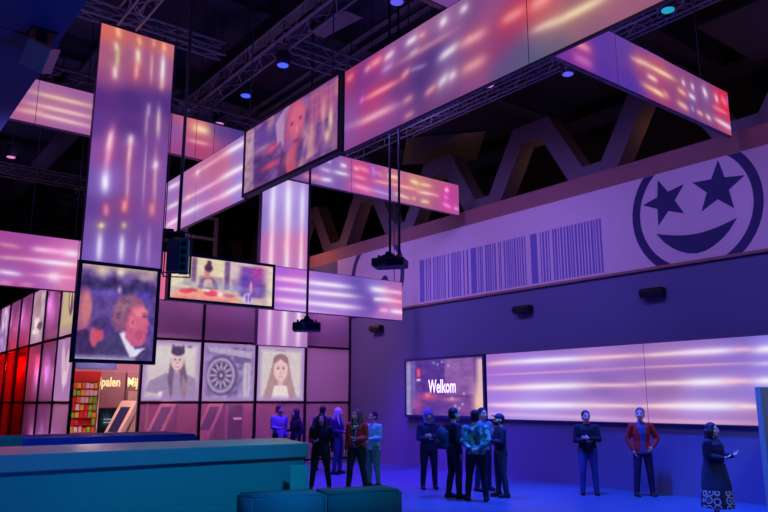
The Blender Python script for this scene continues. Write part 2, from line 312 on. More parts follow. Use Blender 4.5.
GLOW['banner']=([(3.75,9.59,205,115,105),(4.2,9.61,185,105,115),(4.74,9.6,170,95,115),(5.23,9.57,190,120,130),(3.82,8.85,165,100,135),(4.01,8.57,140,80,140),(4.36,8.9,150,90,140),(4.66,9.11,145,85,140),(5.22,9.05,150,95,150),(3.81,7.97,85,50,135),(4.41,8.13,72,48,130),(5.16,8.22,80,52,140),(3.85,7.44,90,60,150),(4.46,7.48,80,52,135),(5.08,7.63,110,72,150),(3.8,6.89,130,85,170),(4.29,7.0,120,75,155),(4.9,7.14,115,75,160),(5.22,7.21,120,80,165),(3.75,6.25,110,90,185),(4.23,6.35,120,90,180),(4.74,6.45,130,85,165),(5.27,6.44,125,90,175),(3.75,5.74,95,72,160),(4.37,5.85,110,75,160),(5.2,5.77,125,85,165),(3.74,5.23,110,85,175),(4.2,5.41,100,75,165),(4.81,5.39,110,80,165),(5.13,5.23,115,85,170),(3.78,4.74,115,95,195),(4.44,4.82,115,95,190),(5.06,4.75,120,95,185)],
 [(4.05,9.65,4.08,9.48,0.07,255,165,70,0.8),(4.5,9.57,4.53,9.44,0.06,255,150,70,0.75),(4.82,9.63,4.83,9.49,0.05,240,140,80,0.6),(5.05,9.61,5.06,9.47,0.06,255,140,70,0.8),(4.04,9.28,4.07,9.15,0.05,245,225,190,0.8),(4.09,9.11,4.09,8.8,0.06,180,160,80,0.75),(4.06,8.74,4.07,8.55,0.06,255,205,190,0.85),(4.5,9.27,4.52,9.02,0.06,255,240,190,0.9),(4.5,8.97,4.5,8.67,0.06,240,110,90,0.8),(4.8,9.27,4.82,8.7,0.04,235,180,150,0.5),(5.05,9.28,5.06,8.7,0.05,255,245,245,0.95),(5.08,8.7,5.05,8.58,0.06,240,110,100,0.5),(4.81,8.12,4.81,7.9,0.04,215,195,250,0.5),(4.79,7.89,4.79,7.45,0.04,210,160,190,0.4),(5.03,8.07,5.05,7.51,0.045,235,200,190,0.7),(4.1,7.35,4.04,6.56,0.08,250,100,150,0.75),(4.08,7.3,4.05,6.99,0.05,255,190,215,0.8),(4.49,7.33,4.48,7.2,0.06,255,240,255,0.8),(4.48,7.15,4.48,6.61,0.05,235,110,140,0.7),(4.49,7.24,4.48,6.83,0.04,255,180,190,0.5),(4.05,6.46,4.05,6.1,0.09,190,190,255,0.9),(4.03,6.35,4.05,6.19,0.05,255,240,255,0.85),(4.48,6.61,4.5,5.98,0.045,225,130,160,0.6),(5.03,7.06,5.06,6.07,0.05,225,130,150,0.6),(5.05,6.88,5.03,6.79,0.06,255,240,255,0.7),(4.1,5.78,4.11,5.62,0.07,220,60,90,0.8),(4.46,5.93,4.46,5.76,0.07,245,80,70,0.9),(5.02,5.96,5.03,5.77,0.08,225,70,100,0.7),(4.03,5.38,4.05,5.36,0.06,255,225,120,0.95),(4.48,5.47,4.48,5.41,0.06,220,170,100,0.7),(4.03,5.15,4.04,4.71,0.06,225,215,255,0.95),(4.46,5.17,4.47,4.77,0.055,230,220,255,0.95),(4.8,5.18,4.79,4.72,0.04,190,160,220,0.6),(4.81,7.23,4.83,6.03,0.03,175,120,180,0.5),(5.0,5.38,5.02,4.75,0.05,190,120,190,0.4)])
GLOW['column']=([(10.87,8.81,165,140,220),(11.62,8.95,180,150,225),(12.41,9.09,170,140,220),(10.91,7.79,150,125,205),(12.24,8.0,160,130,215),(10.94,6.95,190,115,180),(12.26,7.13,200,120,175),(10.99,5.64,185,115,185),(12.3,5.77,185,110,185),(11.04,4.19,175,110,185),(12.34,4.1,185,130,200)],
 [(11.16,9.04,11.13,7.66,0.12,235,225,255,0.9),(11.73,9.14,11.74,7.75,0.14,245,235,255,0.95),(12.29,9.07,12.28,7.83,0.12,225,210,255,0.85),(11.17,7.66,11.11,6.31,0.09,255,170,200,0.7),(11.74,7.75,11.74,6.38,0.1,255,200,220,0.8),(12.28,7.83,12.28,6.45,0.08,255,170,195,0.75),(11.71,7.23,11.69,6.89,0.1,255,120,150,0.6),(11.16,6.98,11.16,3.72,0.1,255,200,235,0.85),(11.74,6.48,11.71,3.74,0.12,255,225,245,0.9),(12.28,6.55,12.24,3.77,0.1,255,230,250,0.9)])
GLOW['wall_panel']=([(13.86,3.07,190,115,200),(13.9,1.99,185,130,215),(12.45,2.75,180,120,205),(12.5,1.74,190,145,220),(11.47,2.96,170,115,195),(10.3,2.91,185,125,190),(10.34,2.33,155,105,175),(10.38,1.76,195,140,200),(9.23,3.09,175,115,180),(9.33,1.76,190,125,185),(8.74,3.06,180,120,180),(8.8,2.3,165,110,165),(8.85,1.66,190,120,175),(7.82,3.01,165,110,185),(7.46,2.28,160,115,190),(7.95,1.61,190,135,205),(6.88,3.06,140,105,185),(6.84,2.46,160,120,200),(6.93,1.59,185,125,180),(6.48,3.13,155,125,215),(6.5,2.36,160,125,210)],
 [(13.94,2.96,13.06,2.98,0.06,255,195,160,0.6),(13.06,2.98,10.64,2.97,0.075,255,240,255,1),(10.64,2.97,9.29,2.97,0.05,250,170,185,0.9),(13.95,2.66,9.26,2.69,0.03,225,130,190,0.6),(13.96,2.31,12.31,2.31,0.07,255,185,200,0.9),(12.64,2.32,10.77,2.33,0.085,255,240,255,1),(10.77,2.33,9.34,2.31,0.05,250,170,185,0.85),(13.98,1.86,12.84,1.85,0.07,245,170,230,0.9),(13.01,1.85,10.8,1.86,0.085,255,240,255,1),(10.8,1.86,9.38,1.85,0.05,255,190,195,0.9),(13.99,1.62,9.35,1.55,0.07,230,170,215,0.5),(9.11,2.96,8.05,2.97,0.05,255,195,195,0.9),(8.16,2.97,7.09,2.97,0.075,255,230,255,0.95),(7.09,2.97,6.79,2.97,0.05,240,140,190,0.7),(9.13,2.7,6.72,2.69,0.03,230,140,180,0.6),(9.16,2.34,8.1,2.34,0.055,255,200,205,0.9),(8.1,2.34,7.25,2.35,0.09,255,240,255,1),(7.35,2.35,6.85,2.35,0.06,255,160,190,0.85),(9.2,1.85,8.37,1.86,0.055,255,200,200,0.9),(8.49,1.86,7.1,1.86,0.095,255,240,255,1),(7.1,1.86,6.71,1.85,0.05,255,200,205,0.8),(6.65,2.94,6.03,2.97,0.08,255,240,255,1),(6.71,2.34,6.1,2.35,0.08,255,240,255,1),(9.23,1.53,6.74,1.54,0.06,235,150,180,0.5),(6.68,2.67,6.06,2.68,0.05,215,195,250,0.6),(6.03,2.97,4.25,2.98,0.07,255,240,255,0.9),(6.1,2.35,4.32,2.38,0.07,255,240,255,0.9),(6.15,1.86,4.39,1.84,0.07,255,240,255,0.9)])

def glow_rgb(key, us, vs):
    base, blobs = GLOW[key]
    U, V = np.meshgrid(us, vs)
    num = np.zeros(U.shape+(3,)); den = np.zeros(U.shape)
    for u, v, r, g, bl in base:
        w_ = 1/((U-u)**2+((V-v)*1.2)**2+.05)**1.8
        num += w_[..., None]*np.array((r, g, bl))/255; den += w_
    im = num/den[..., None]*np.array({'wall_panel': (.85, .92, 1.04), 'banner': (1.03, .9, .93), 'beam_near': (.92, .85, .97)}.get(key, (.94, .92, .96)))
    for u0, v0, u1, v1, s, r, g, bl, a in blobs:
        du, dv = u1-u0, v1-v0; L2 = math.hypot(du, dv)+1e-6
        du, dv = du/L2, dv/L2
        al = (U-(u0+u1)/2)*du+(V-(v0+v1)/2)*dv; pe = -(U-(u0+u1)/2)*dv+(V-(v0+v1)/2)*du
        hl = L2/2
        col = np.array((r, g, bl))/255
        for sp, ex, st, cc in ((s*2.0, s*2.2, .17, col), (s*.85, s*.9, .45, col), (s*.5, s*.35, .75, col*.4+.6)):
            k = np.exp(-.8*(np.abs(al)/(hl+ex))**3)*np.exp(-pe**2/(2*sp**2))*a*st
            k = np.clip(k, 0, 1)[..., None]
            im = im*(1-k)+k*cc
    return im

def lightbox(name, label, cat, axis, val, u0, u1, v0, v1, key, seams=(), depth=.06, step=.035, group=None, edge=.02):
    """axis 'X': face looks to -X at x=val and u runs along y; axis 'Y': face looks to -Y and u runs along x"""
    t = thing(name, label, cat, ((val, (u0+u1)/2, v0) if axis == 'X' else ((u0+u1)/2, val, v0)), group=group)
    ox, oy, oz = t.location
    def f(u, v, d):
        return (val+d-ox, u-oy, v-oz) if axis == 'X' else (u-ox, val+d-oy, v-oz)
    bm = bmesh.new(); prism(bm, [(u0, v0), (u1, v0), (u1, v1), (u0, v1)], f, (.012, depth))
    bm_obj('casing', bm, M['casing'], t)
    cuts = sorted([u0]+list(seams)+[u1])
    for a, b in zip(cuts, cuts[1:]):
        a2, b2 = a+(edge if a == u0 else .006), b-(edge if b == u1 else .006)
        us = np.linspace(a2, b2, max(3, int((b2-a2)/step)+1)); vs = np.linspace(v0+edge, v1-edge, max(3, int((v1-v0)/step)+1))
        color_grid('diffuser_panel', lambda u, v: f(u, v, 0), us, vs, glow_rgb(key, us, vs), M['glow'], t)
    return t

lightbox('ceiling_lightbox', 'long glowing beam of light panels, its far stretch left of the collage screen', 'lightbox', 'X', 6.19, 12.43, 16.71, 5.86, 7.27, 'beam_far', (14.85,), group=None)
lightbox('ceiling_lightbox', 'big near stretch of the glowing beam, red and violet, right of the collage screen', 'lightbox', 'X', 6.19, 0.6, 9.0, 5.86, 7.27, 'beam_near', (5.14,))
lightbox('ceiling_lightbox', 'long upper light strip crossing behind the tall banner and over the beam', 'lightbox', 'Y', 14.62, -2.2, 14.2, 7.27, 8.22, 'upper_cross', (2.72, 6.03, 6.46, 9.06, 10.32), .08)
lightbox('ceiling_lightbox', 'orange and violet light strip at the upper right, ending by the right wall', 'lightbox', 'Y', 6.57, 2.5, 14.2, 7.28, 8.27, 'right_cross', (10.24,), .08)
lightbox('ceiling_lightbox', 'pink lower light strip in front of the glass room, behind the kitchen screen', 'lightbox', 'Y', 17.0, -3.0, 13.98, 4.38, 5.6, 'lower_cross', (4.34, 9.4), .1)
bl_ = lightbox('banner_lightbox', 'tall hanging light banner with vertical streaks above the screen of a man', 'lightbox', 'Y', 14.3, 3.70, 5.30, 4.6, 9.67, 'banner', (), .09)
for sx in (-.6, 0, .6):
    bm = bmesh.new(); tube(bm, [(sx, .04, 5.05), (sx, .13, 5.24)], .02, 6); bm_obj('hanging_strap', bm, M['dark'], bl_)
lightbox('column_lightbox', 'upright glowing light column in front of the glass room', 'lightbox', 'Y', 20.3, 10.74, 12.62, 3.69, 10.2, 'column', (), .2)
lightbox('wall_lightbox', 'wide pink light panel on the right wall beside the welcome screen', 'lightbox', 'X', 14.5, 1.2, 14.02, 1.47, 3.24, 'wall_panel', (9.14, 4.3), .1)

# ------------------------------------------------------------------ video screens
def screen(name, label, axis, val, u0, u1, v0, v1, canvas, flip=False, fr=.07, depth=.12, text=None):
    """u0..u1 is left to right in the picture"""
    t = thing(name, label, 'screen', ((val, (u0+u1)/2, min(v0, v1)) if axis == 'X' else ((u0+u1)/2, val, v0)))
    ox, oy, oz = t.location
    def f(u, v, d): return (val+d-ox, u-oy, v-oz) if axis == 'X' else (u-ox, val+d-oy, v-oz)
    s = 1 if u1 > u0 else -1
    bm = bmesh.new()
    o4 = [(u0, v0), (u1, v0), (u1, v1), (u0, v1)]; i4 = [(u0+s*fr, v0+fr), (u1-s*fr, v0+fr), (u1-s*fr, v1-fr), (u0+s*fr, v1-fr)]
    for k in range(4):
        q = [o4[k], o4[(k+1) % 4], i4[(k+1) % 4], i4[k]]
        prism(bm, q, f, (-.02, depth))
    bm_obj('frame', bm, M['frame'], t)
    bm = bmesh.new(); prism(bm, i4, f, (.01, depth-.01)); bm_obj('backing', bm, M['frame'], t)
    h, w_ = canvas.im.shape[:2]
    us = np.linspace(u0+s*fr, u1-s*fr, w_); vs = np.linspace(v1-fr, v0+fr, h)
    color_grid('picture', lambda u, v: f(u, v, 0), us, vs, canvas.im, M['screen'], t)
    return t, f

def text_bm(body, f, u, v, height, width, bold=.0, depth=.01, flip=1):
    cu = bpy.data.curves.new('txt', 'FONT'); cu.body = body; cu.size = 1; cu.offset = bold; cu.resolution_u = 3
    cu.align_x = 'LEFT'; o = bpy.data.objects.new('txt', cu); COL.objects.link(o)
    dg = bpy.context.evaluated_depsgraph_get(); me = bpy.data.meshes.new_from_object(o.evaluated_get(dg))
    bm = bmesh.new(); bm.from_mesh(me)
    bpy.data.objects.remove(o); bpy.data.curves.remove(cu); bpy.data.meshes.remove(me)
    mx = max(q.co.x for q in bm.verts)
    for vert in bm.verts:
        x, y = vert.co.x, vert.co.y
        vert.co = Vector(f(u+flip*x*width/mx, v+y*height/.7, -depth))
    return bm

# man in profile
c = Canvas(110, 130, (92, 66, 140))
c.rect(-.1, -.1, 1.1, .08, (215, 185, 165), .8, .08).blob(.25, .06, .1, .06, (240, 215, 180), .8).blob(.5, .05, .06, .05, (245, 225, 190), .9).blob(.85, .08, .15, .05, (225, 195, 180), .7)
for i in range(9): c.ell(.06+.11*i, .18+.03*((i*7) % 3), .08, .07, (58, 46, 95), .8, .5)
c.blob(.5, .25, .03, .04, (230, 190, 250), .9).blob(.3, .3, .2, .05, (110, 90, 210), .6).blob(.85, .28, .1, .06, (80, 60, 190), .7)
c.noise(.12, 14)
c.ell(.06, .5, .1, .24, (180, 96, 124), .9, .5).ell(.1, .47, .06, .16, (205, 124, 130), .8, .4).poly([(0, .72), (.12, .68), (.28, .82), (.3, 1), (0, 1)], (60, 42, 92), .9)
c.ell(.25, .76, .085, .12, (200, 80, 110), .95, .25).ell(.28, .63, .09, .06, (62, 50, 105), .8, .4)
c.poly([(.2, 1), (.26, .83), (.48, .7), (.58, .7), (.74, .9), (.93, .82), (.96, 1)], (72, 60, 112))
c.poly([(.54, .72), (.6, .68), (.76, .88), (.9, .86), (.78, .96), (.7, .97)], (225, 215, 240))
c.ell(.66, .47, .21, .18, (150, 92, 124), 1, .25).ell(.56, .54, .13, .16, (140, 82, 118), .95, .35)
c.poly([(.68, .42), (.84, .385), (.885, .45), (.895, .53), (.945, .60), (.905, .63), (.92, .68), (.9, .725), (.9, .79), (.84, .84), (.72, .85), (.62, .76), (.62, .6)], (196, 92, 134))
c.ell(.78, .56, .1, .12, (214, 108, 140), .8, .6).ell(.70, .585, .035, .06, (226, 122, 138), 1, .3).ell(.705, .59, .015, .035, (150, 62, 100), .7, .5).ell(.80, .47, .1, .05, (236, 134, 146), .7, .6).ell(.86, .515, .035, .012, (110, 46, 84), .9, .5).ell(.855, .485, .04, .012, (140, 70, 100), .8, .5).rect(.865, .705, .92, .72, (140, 50, 84), .8).ell(.8, .72, .05, .06, (180, 72, 112), .6, .6)
rh = np.random.RandomState(4)
for i in range(90):
    t_ = rh.rand(); r_ = .55+.5*rh.rand(); a_ = math.radians(150+125*t_)
    cx_, cy_ = .66+.19*r_*math.cos(a_), .50+.175*r_*math.sin(a_)
    if cx_ > .76 and cy_ > .40: continue
    c.ell(cx_, cy_, .035, .010, (158, 110, 138) if rh.rand() > .45 else (104, 66, 108), .55, .9, -70+110*t_+30*rh.rand())
c.rect(-.1, .94, .8, 1.1, (205, 195, 235), .75, .06)
screen('video_screen', 'upright screen showing a man in profile, hanging below the tall light banner', 'Y', 14.20, 3.65, 5.26, 2.67, 4.62, c.noise(.08, 30, 2).blur(2), depth=.10)

# kitchen
c = Canvas(170, 70, (205, 180, 178))
c.rect(.0, 0, .18, .75, (228, 208, 180)).rect(.18, 0, .235, .6, (128, 92, 130)).rect(.235, .0, .5, .45, (226, 208, 180)).rect(.25, .4, .5, .62, (172, 142, 160), 1, .03).rect(.5, 0, .56, .7, (118, 86, 138)).rect(.56, 0, .64, .4, (215, 190, 195)).rect(.56, .4, .7, .75, (165, 130, 175), 1, .04)
c.rect(.1, .45, .2, .7, (170, 140, 150), .7, .03)
c.rect(.64, .05, .92, .85, (122, 72, 168), .95, .05).blob(.85, .2, .08, .2, (190, 60, 150), .7).blob(.72, .45, .07, .2, (90, 60, 170), .8).blob(.9, .6, .04, .2, (90, 50, 150), .8)
c.poly([(.05, .84), (.3, .66), (.62, .78), (.66, 1), (.0, 1)], (236, 160, 140)).rect(0, .92, .62, 1.1, (226, 120, 130), .8, .06)
c.ell(.14, .82, .06, .06, (215, 70, 90), .9, .4).ell(.2, .78, .05, .04, (200, 60, 90), .8, .4).ell(.38, .82, .07, .07, (225, 60, 100), .9, .3).ell(.33, .76, .04, .03, (245, 235, 230), .9, .3).ell(.55, .84, .06, .04, (150, 100, 160), .7, .4).ell(.47, .82, .03, .06, (240, 220, 230), .8, .4)
c.poly([(.25, .72), (.27, .52), (.31, .45), (.39, .45), (.43, .55), (.45, .72)], (126, 86, 130)).poly([(.3, .7), (.31, .5), (.38, .48), (.4, .68)], (232, 170, 160)).ell(.335, .33, .03, .13, (205, 135, 130), 1, .2).ell(.345, .22, .04, .1, (80, 42, 82), 1, .3).ell(.35, .1, .022, .06, (80, 42, 82), 1, .3)
c.poly([(.70, .95), (.71, .75), (.77, .72), (.8, .95)], (210, 190, 235)).ell(.775, .58, .014, .16, (245, 130, 170), 1, .3).ell(.735, .85, .012, .1, (110, 80, 190), 1, .3).ell(.77, .85, .012, .1, (110, 80, 190), 1, .3)
c.rect(.93, 0, 1.1, 1, (226, 208, 188), .95, .04).blob(.5, .65, .5, .08, (140, 170, 210), .45).noise(.06, 16, 3)
screen('video_screen', 'wide screen showing a woman at a kitchen table, mounted on the lower light strip', 'Y', 16.82, 6.42, 9.37, 4.37, 5.58, c.noise(.1, 34, 6).blur(3), depth=.17)

# collage on the beam
c = Canvas(170, 75, (112, 70, 140))
c.poly([(0, 0), (.1, 0), (.12, 1), (0, 1)], (190, 150, 165), .8).noise(.22, 22, 5)
c.rect(.08, .05, .45, .45, (98, 66, 150), .9, .1).blob(.22, .75, .12, .25, (75, 48, 110), .9).blob(.33, .5, .08, .06, (225, 80, 110), .8).blob(.32, .75, .1, .05, (220, 70, 105), .9).blob(.2, .42, .1, .05, (185, 140, 175), .7)
c.poly([(.36, .15), (.46, .0), (.53, 0), (.47, .25), (.46, .6), (.42, .45), (.39, .5)], (190, 150, 185), .8)
c.ell(.58, .36, .11, .44, (178, 84, 126), 1, .4).ell(.6, .3, .08, .25, (214, 100, 132), .8, .4).ell(.545, .3, .015, .025, (110, 40, 90), .9, .3).ell(.635, .28, .015, .025, (110, 40, 90), .9, .3).ell(.6, .42, .012, .06, (235, 130, 150), .8, .4).ell(.59, .58, .03, .02, (150, 40, 80), .9, .3)
c.poly([(.44, .6), (.53, .8), (.6, 1), (.4, 1)], (80, 45, 100), .9).ell(.55, .85, .06, .2, (200, 80, 110), .9, .3)
c.poly([(.69, .55), (.72, .56), (.66, 1.0), (.62, 1.0)], (190, 150, 180), .9).poly([(.72, .5), (.78, .5), (.82, .9), (.7, .95)], (215, 150, 150), .9)
for i in range(26): c.blob(rh.rand(), rh.rand(), .02+.04*rh.rand(), .05+.12*rh.rand(), [(70, 44, 104), (190, 110, 140), (210, 150, 150), (130, 84, 160)][i % 4], .55)
c.rect(.7, .0, 1, .5, (186, 88, 128), .7, .05)
for i in range(6): c.rect(.72+.045*i, .02, .735+.045*i, .6, (120, 72, 140), .7, .006)
for i in range(4): c.rect(.7, .08+.13*i, 1, .11+.13*i, (220, 130, 130), .6, .02)
c.blob(.93, .55, .02, .15, (250, 220, 170), .95).blob(.9, .75, .03, .1, (235, 190, 170), .9).blob(.86, .4, .02, .2, (225, 160, 160), .8).blob(.8, .75, .03, .2, (100, 60, 130), .8).blob(.97, .7, .03, .3, (150, 90, 140), .7).rect(.95, 0, 1.1, .3, (215, 140, 120), .7, .05)
screen('video_screen', 'screen in the overhead beam showing a collage with a large face', 'X', 6.14, 12.42, 9.02, 5.88, 7.29, c.blur(2), depth=.12, fr=.06)

# welcome screen
c = Canvas(130, 82, (100, 62, 150))
c.rect(-.1, 0, .1, 1.1, (150, 150, 200), .8, .05).rect(.02, .0, .05, 1, (190, 190, 215), .6, .02).rect(.09, 0, .13, .9, (125, 120, 195), .8, .02)
c.rect(.13, 0, .53, .6, (88, 52, 148), .9, .03).rect(.53, 0, .9, .65, (142, 92, 165), .9, .01).noise(.1, 20, 8)
c.rect(.53, .15, .9, .18, (165, 110, 180), .7, .02).rect(.53, .35, .9, .38, (165, 110, 180), .6, .02)
c.blob(.33, .68, .14, .06, (225, 80, 130), .8).blob(.3, .64, .04, .04, (255, 130, 130), .9).blob(.15, .82, .06, .1, (205, 80, 150), .7).blob(.62, .72, .12, .04, (235, 140, 160), .8).blob(.4, .85, .1, .12, (85, 50, 150), .7).blob(.75, .85, .15, .12, (150, 80, 160), .7)
for x, y in ((.66, .83), (.71, .87), (.67, .92), (.75, .8), (.39, .06), (.44, .09), (.5, .05), (.58, .12), (.77, .62), (.62, .7)): c.blob(x, y, .013, .02, (200, 220, 250), .9)
c.rect(.9, 0, 1.1, 1, (232, 190, 190), .9, .06).blob(.93, .75, .06, .3, (250, 205, 180), .8)
# emblem: red shield shape over a white caption plate
c.ell(.175, .185, .028, .035, (226, 70, 90), 1, .2).rect(.148, .19, .203, .31, (222, 62, 84), 1, .01).blob(.175, .22, .01, .03, (250, 150, 160), .8).blob(.162, .28, .007, .02, (250, 150, 160), .8).blob(.19, .28, .007, .02, (250, 150, 160), .8).rect(.145, .335, .205, .38, (240, 225, 245), .95, .01)
st, sf = screen('video_screen', 'framed welcome screen reading Welkom on the right wall', 'X', 14.48, 17.51, 14.06, 1.48, 3.25, c.blur(2), depth=.12, fr=.07)
bm_obj('lettering', text_bm('Welkom', sf, 16.39, 2.21, .38, 1.18, .02, .012, -1), M['white_glow'], st)
# ------------------------------------------------------------------ prints on the right wall
XG = XW-.05
def fx(u, v, w_): return (XG-w_, u, v)
def smiley(cy, cz, label, stars=True):
    t = thing('smiley_graphic', label, 'wall graphic', (XG, cy, cz))
    def f(u, v, w_): return (-w_, -u, v)          # u runs to the right in the picture
    zmax, zmin = 7.045-cz, 4.935-cz
    R1, R0 = 1.49, 1.29
    N = 180; arcs = {0: [], 1: []}
    for k in range(N):
        a, b = 2*PI*k/N, 2*PI*(k+1)/N
        q = [(R1*math.cos(a), R1*math.sin(a)), (R1*math.cos(b), R1*math.sin(b)), (R0*math.cos(b), R0*math.sin(b)), (R0*math.cos(a), R0*math.sin(a))]
        if all(not (zmin <= v <= zmax) for u, v in q): continue
        q = [(u, min(max(v, zmin), zmax)) for u, v in q]
        if abs(sum(q[i][0]*q[(i+1) % 4][1]-q[(i+1) % 4][0]*q[i][1] for i in range(4))) > 1e-5: arcs[0 if q[0][0] > 0 else 1].append(q)
    for qs in arcs.values():
        bm = bmesh.new()
        for q in qs: prism(bm, q, f, (.0, .006))
        bmesh.ops.remove_doubles(bm, verts=bm.verts[:], dist=.0004)
        bm_obj('outline_arc', bm, M['graphic'], t)
    for cx, cyy, r, rot in ((-.64, .29, .56, 14), (.58, .33, .60, -6)):
        pts = []
        for i in range(10):
            a = math.radians(90+rot+36*i); rr = r if i % 2 == 0 else r*.42
            pts.append((cx+rr*math.cos(a), cyy+rr*math.sin(a)))
        bm = bmesh.new(); prism(bm, pts, f, (0, .006)); bm_obj('star_eye', bm, M['graphic'], t)
    if not stars:
        for o in [q for q in t.children if q.name.startswith('star_eye')]: bpy.data.objects.remove(o)
        for sx in (-.5, .45):
            bm = bmesh.new(); prism(bm, [(sx+.2*math.cos(PI*k/12), -.26+.26*math.sin(PI*k/12)) for k in range(24)], f, (0, .006)); bm_obj('round_eye', bm, M['graphic'], t)
    top = [(-.92+.092*i*2, -.40-.17*math.sin(PI*i/10)) for i in range(11)]
    bot = [(.92-.092*i*2, -.40-.60*math.sin(PI*i/10)**.8) for i in range(1, 10)]
    bm = bmesh.new(); prism(bm, top+bot, f, (0, .006)); bm_obj('mouth', bm, M['graphic'], t)
smiley(7.72, 6.07, 'large smiley print with star eyes on the white wall band at upper right')
smiley(19.08, 6.1, 'smiley print mostly hidden behind the hanging projector and light strip', False)

def barcode():
    t = thing('barcode_graphic', 'row of violet vertical barcode bars printed on the white wall band', 'wall graphic', (XG, 13.4, 4.97))
    rnd = random.Random(3)
    y = 16.83; bars = []; k = 0
    for yy in (16.83, 14.55, 12.3): bars.append((yy-.22, yy))
    while y > 10.05:
        w_ = rnd.choice((.035, .035, .05, .06)); 
        if not any(a-.04 < y and y-w_ < b+.04 for a, b in bars[:3]): bars.append((y-w_, y))
        y -= w_+rnd.choice((.03, .04, .045, .1))
    for a, b in bars:
        bm = bmesh.new(); box(bm, -.006, 0, a-13.4, b-13.4, .02, 1.36)
        bm_obj('bar', bm, M['barcode'], t)
barcode()

# wall speakers
for y, lab in ((19.0, 'small black wall speaker at the left, above the corner of the glass room'), (12.6, 'small black wall speaker under the barcode print'), (8.8, 'small black wall speaker under the large smiley print')):
    t = thing('wall_speaker', lab, 'speaker', (XW, y, 4.33), group='wall speakers under the white band')
    bm = bmesh.new(); prism(bm, [(-.02, -.09), (-.02, .09), (-.2, .11), (-.26, .02), (-.2, -.09)], lambda u, v, w_: (u, w_, v), (-.27, .27)); bm_obj('cabinet', bm, M['speaker'], t)
    bm_obj('bracket', B((-.03, 0, -.08, .08, -.06, .14)), M['dark'], t)
    bm = bmesh.new(); lathe(bm, [(.045, 0), (.04, .012), (.02, .006)], 16, (-.235, 0, 0), 'X'); bm_obj('driver', bm, M['dark'], t)

# ------------------------------------------------------------------ glass room
X0 = 5.41; MOD = 1.84; ZS = (.08, 1.92, 3.76, 5.6)
gr = thing('glass_room', 'glass room of square purple panes with black frames in the far corner', 'glass room', (X0, YG, 0))
PX = [X0+MOD*k for k in range(6)]; PX[5] = 14.57
PY = [YG+MOD*k for k in range(8)]
def L3(*q): return (q[0]-X0, q[1]-X0, q[2]-YG, q[3]-YG, q[4], q[5])
for x in PX: bm_obj('post', B(L3(x-.035, x+.035, YG-.05, YG+.05, 0, 5.6)), M['post'], gr)
for y in PY[1:]: bm_obj('post', B(L3(X0-.05, X0+.05, y-.03, y+.03, 0, 5.6)), M['post'], gr)
for z in ZS:
    bm_obj('rail', B(L3(PX[1] if 1 < z < 3 else X0, 14.57, YG-.045, YG+.045, z-.035, z+.035)), M['post'], gr)
    bm_obj('rail', B(L3(X0-.045, X0+.045, YG, PY[-1], z-.035, z+.035)), M['post'], gr)
bm_obj('roof', B(L3(X0, 14.55, YG, PY[-1], 5.6, 5.72)), M['black'], gr)
bm_obj('back_wall', B(L3(X0, 14.55, PY[-1]-.1, PY[-1], 0, 5.6)), M['roomwall'], gr)
bm_obj('inner_wall', B(L3(6.3, 14.55, 25.3, 25.4, 0, 5.6)), M['roomwall'], gr)
bm_obj('inner_wall', B(L3(6.3, 14.5, YG+.5, 25.3, 3.74, 3.82)), M['roomwall'], gr)
bm_obj('inner_wall', B(L3(6.3, 14.5, YG+1.0, YG+1.06, 3.82, 5.55)), M['roomwall'], gr)
tag(bm_obj('inner_wall', B(L3(X0+.9, X0+.96, YG+5.4, PY[-1]-.1, 0, 3.74)), M['red'], gr), 'red shop wall')
bm_obj('inner_wall', B(L3(X0+.6, X0+.64, YG+.3, PY[-1]-.1, 3.80, 5.55)), M['roomwall'], gr)
bm_obj('inner_wall', B(L3(X0+.5, X0+.54, YG+1.9, YG+5.4, .0, 3.74)), M['roomwall'], gr)  # added partition, bounces light onto the side panes
tag(bm_obj('lintel', B(L3(X0+.05, 7.2, YG+2, YG+2.2, 2.92, 3.3)), M['bluelintel'], gr), 'blue lintel')
# pictures thrown on the panes
def portrait_beanie():
    c = Canvas(90, 90, (205, 190, 195))
    c.rect(-.1, -.1, 1.1, .5, (218, 206, 204), .7, .3)
    c.poly([(.05, .85), (.12, .68), (.38, .55), (.7, .53), (.92, .62), (1.02, .98), (.3, 1.02), (.32, .9)], (156, 132, 170)).poly([(.28, .86), (.36, .84), (.34, .98), (.27, .98)], (222, 212, 222))
    c.poly([(.47, .3), (.43, .62), (.5, 1), (.75, 1), (.78, .62), (.7, .3)], (116, 90, 120)).poly([(.7, .55), (.78, .75), (.72, .98), (.66, .98)], (165, 128, 150), .8)
    c.poly([(.53, .5), (.645, .5), (.69, 1.02), (.52, 1.02)], (156, 132, 170)).rect(.545, .44, .63, .56, (196, 152, 170), 1, .02)
    c.ell(.587, .335, .115, .16, (222, 184, 190), 1, .15)
    c.ell(.59, .16, .122, .085, (84, 62, 100), 1, .1).rect(.468, .15, .712, .215, (84, 62, 100), 1, .01)
    c.poly([(.47, .12), (.49, .03), (.55, .1)], (84, 62, 100)).poly([(.63, .1), (.69, .04), (.71, .12)], (84, 62, 100)).ell(.8, .08, .05, .025, (110, 86, 120), .8, .4)
    c.ell(.545, .31, .018, .01, (60, 40, 70), 1, .4).ell(.63, .31, .018, .01, (60, 40, 70), 1, .4).ell(.587, .365, .012, .025, (175, 125, 145), .8, .5).ell(.587, .415, .038, .014, (240, 225, 225), 1, .4).ell(.587, .43, .04, .008, (150, 80, 110), .8, .5)
    return c
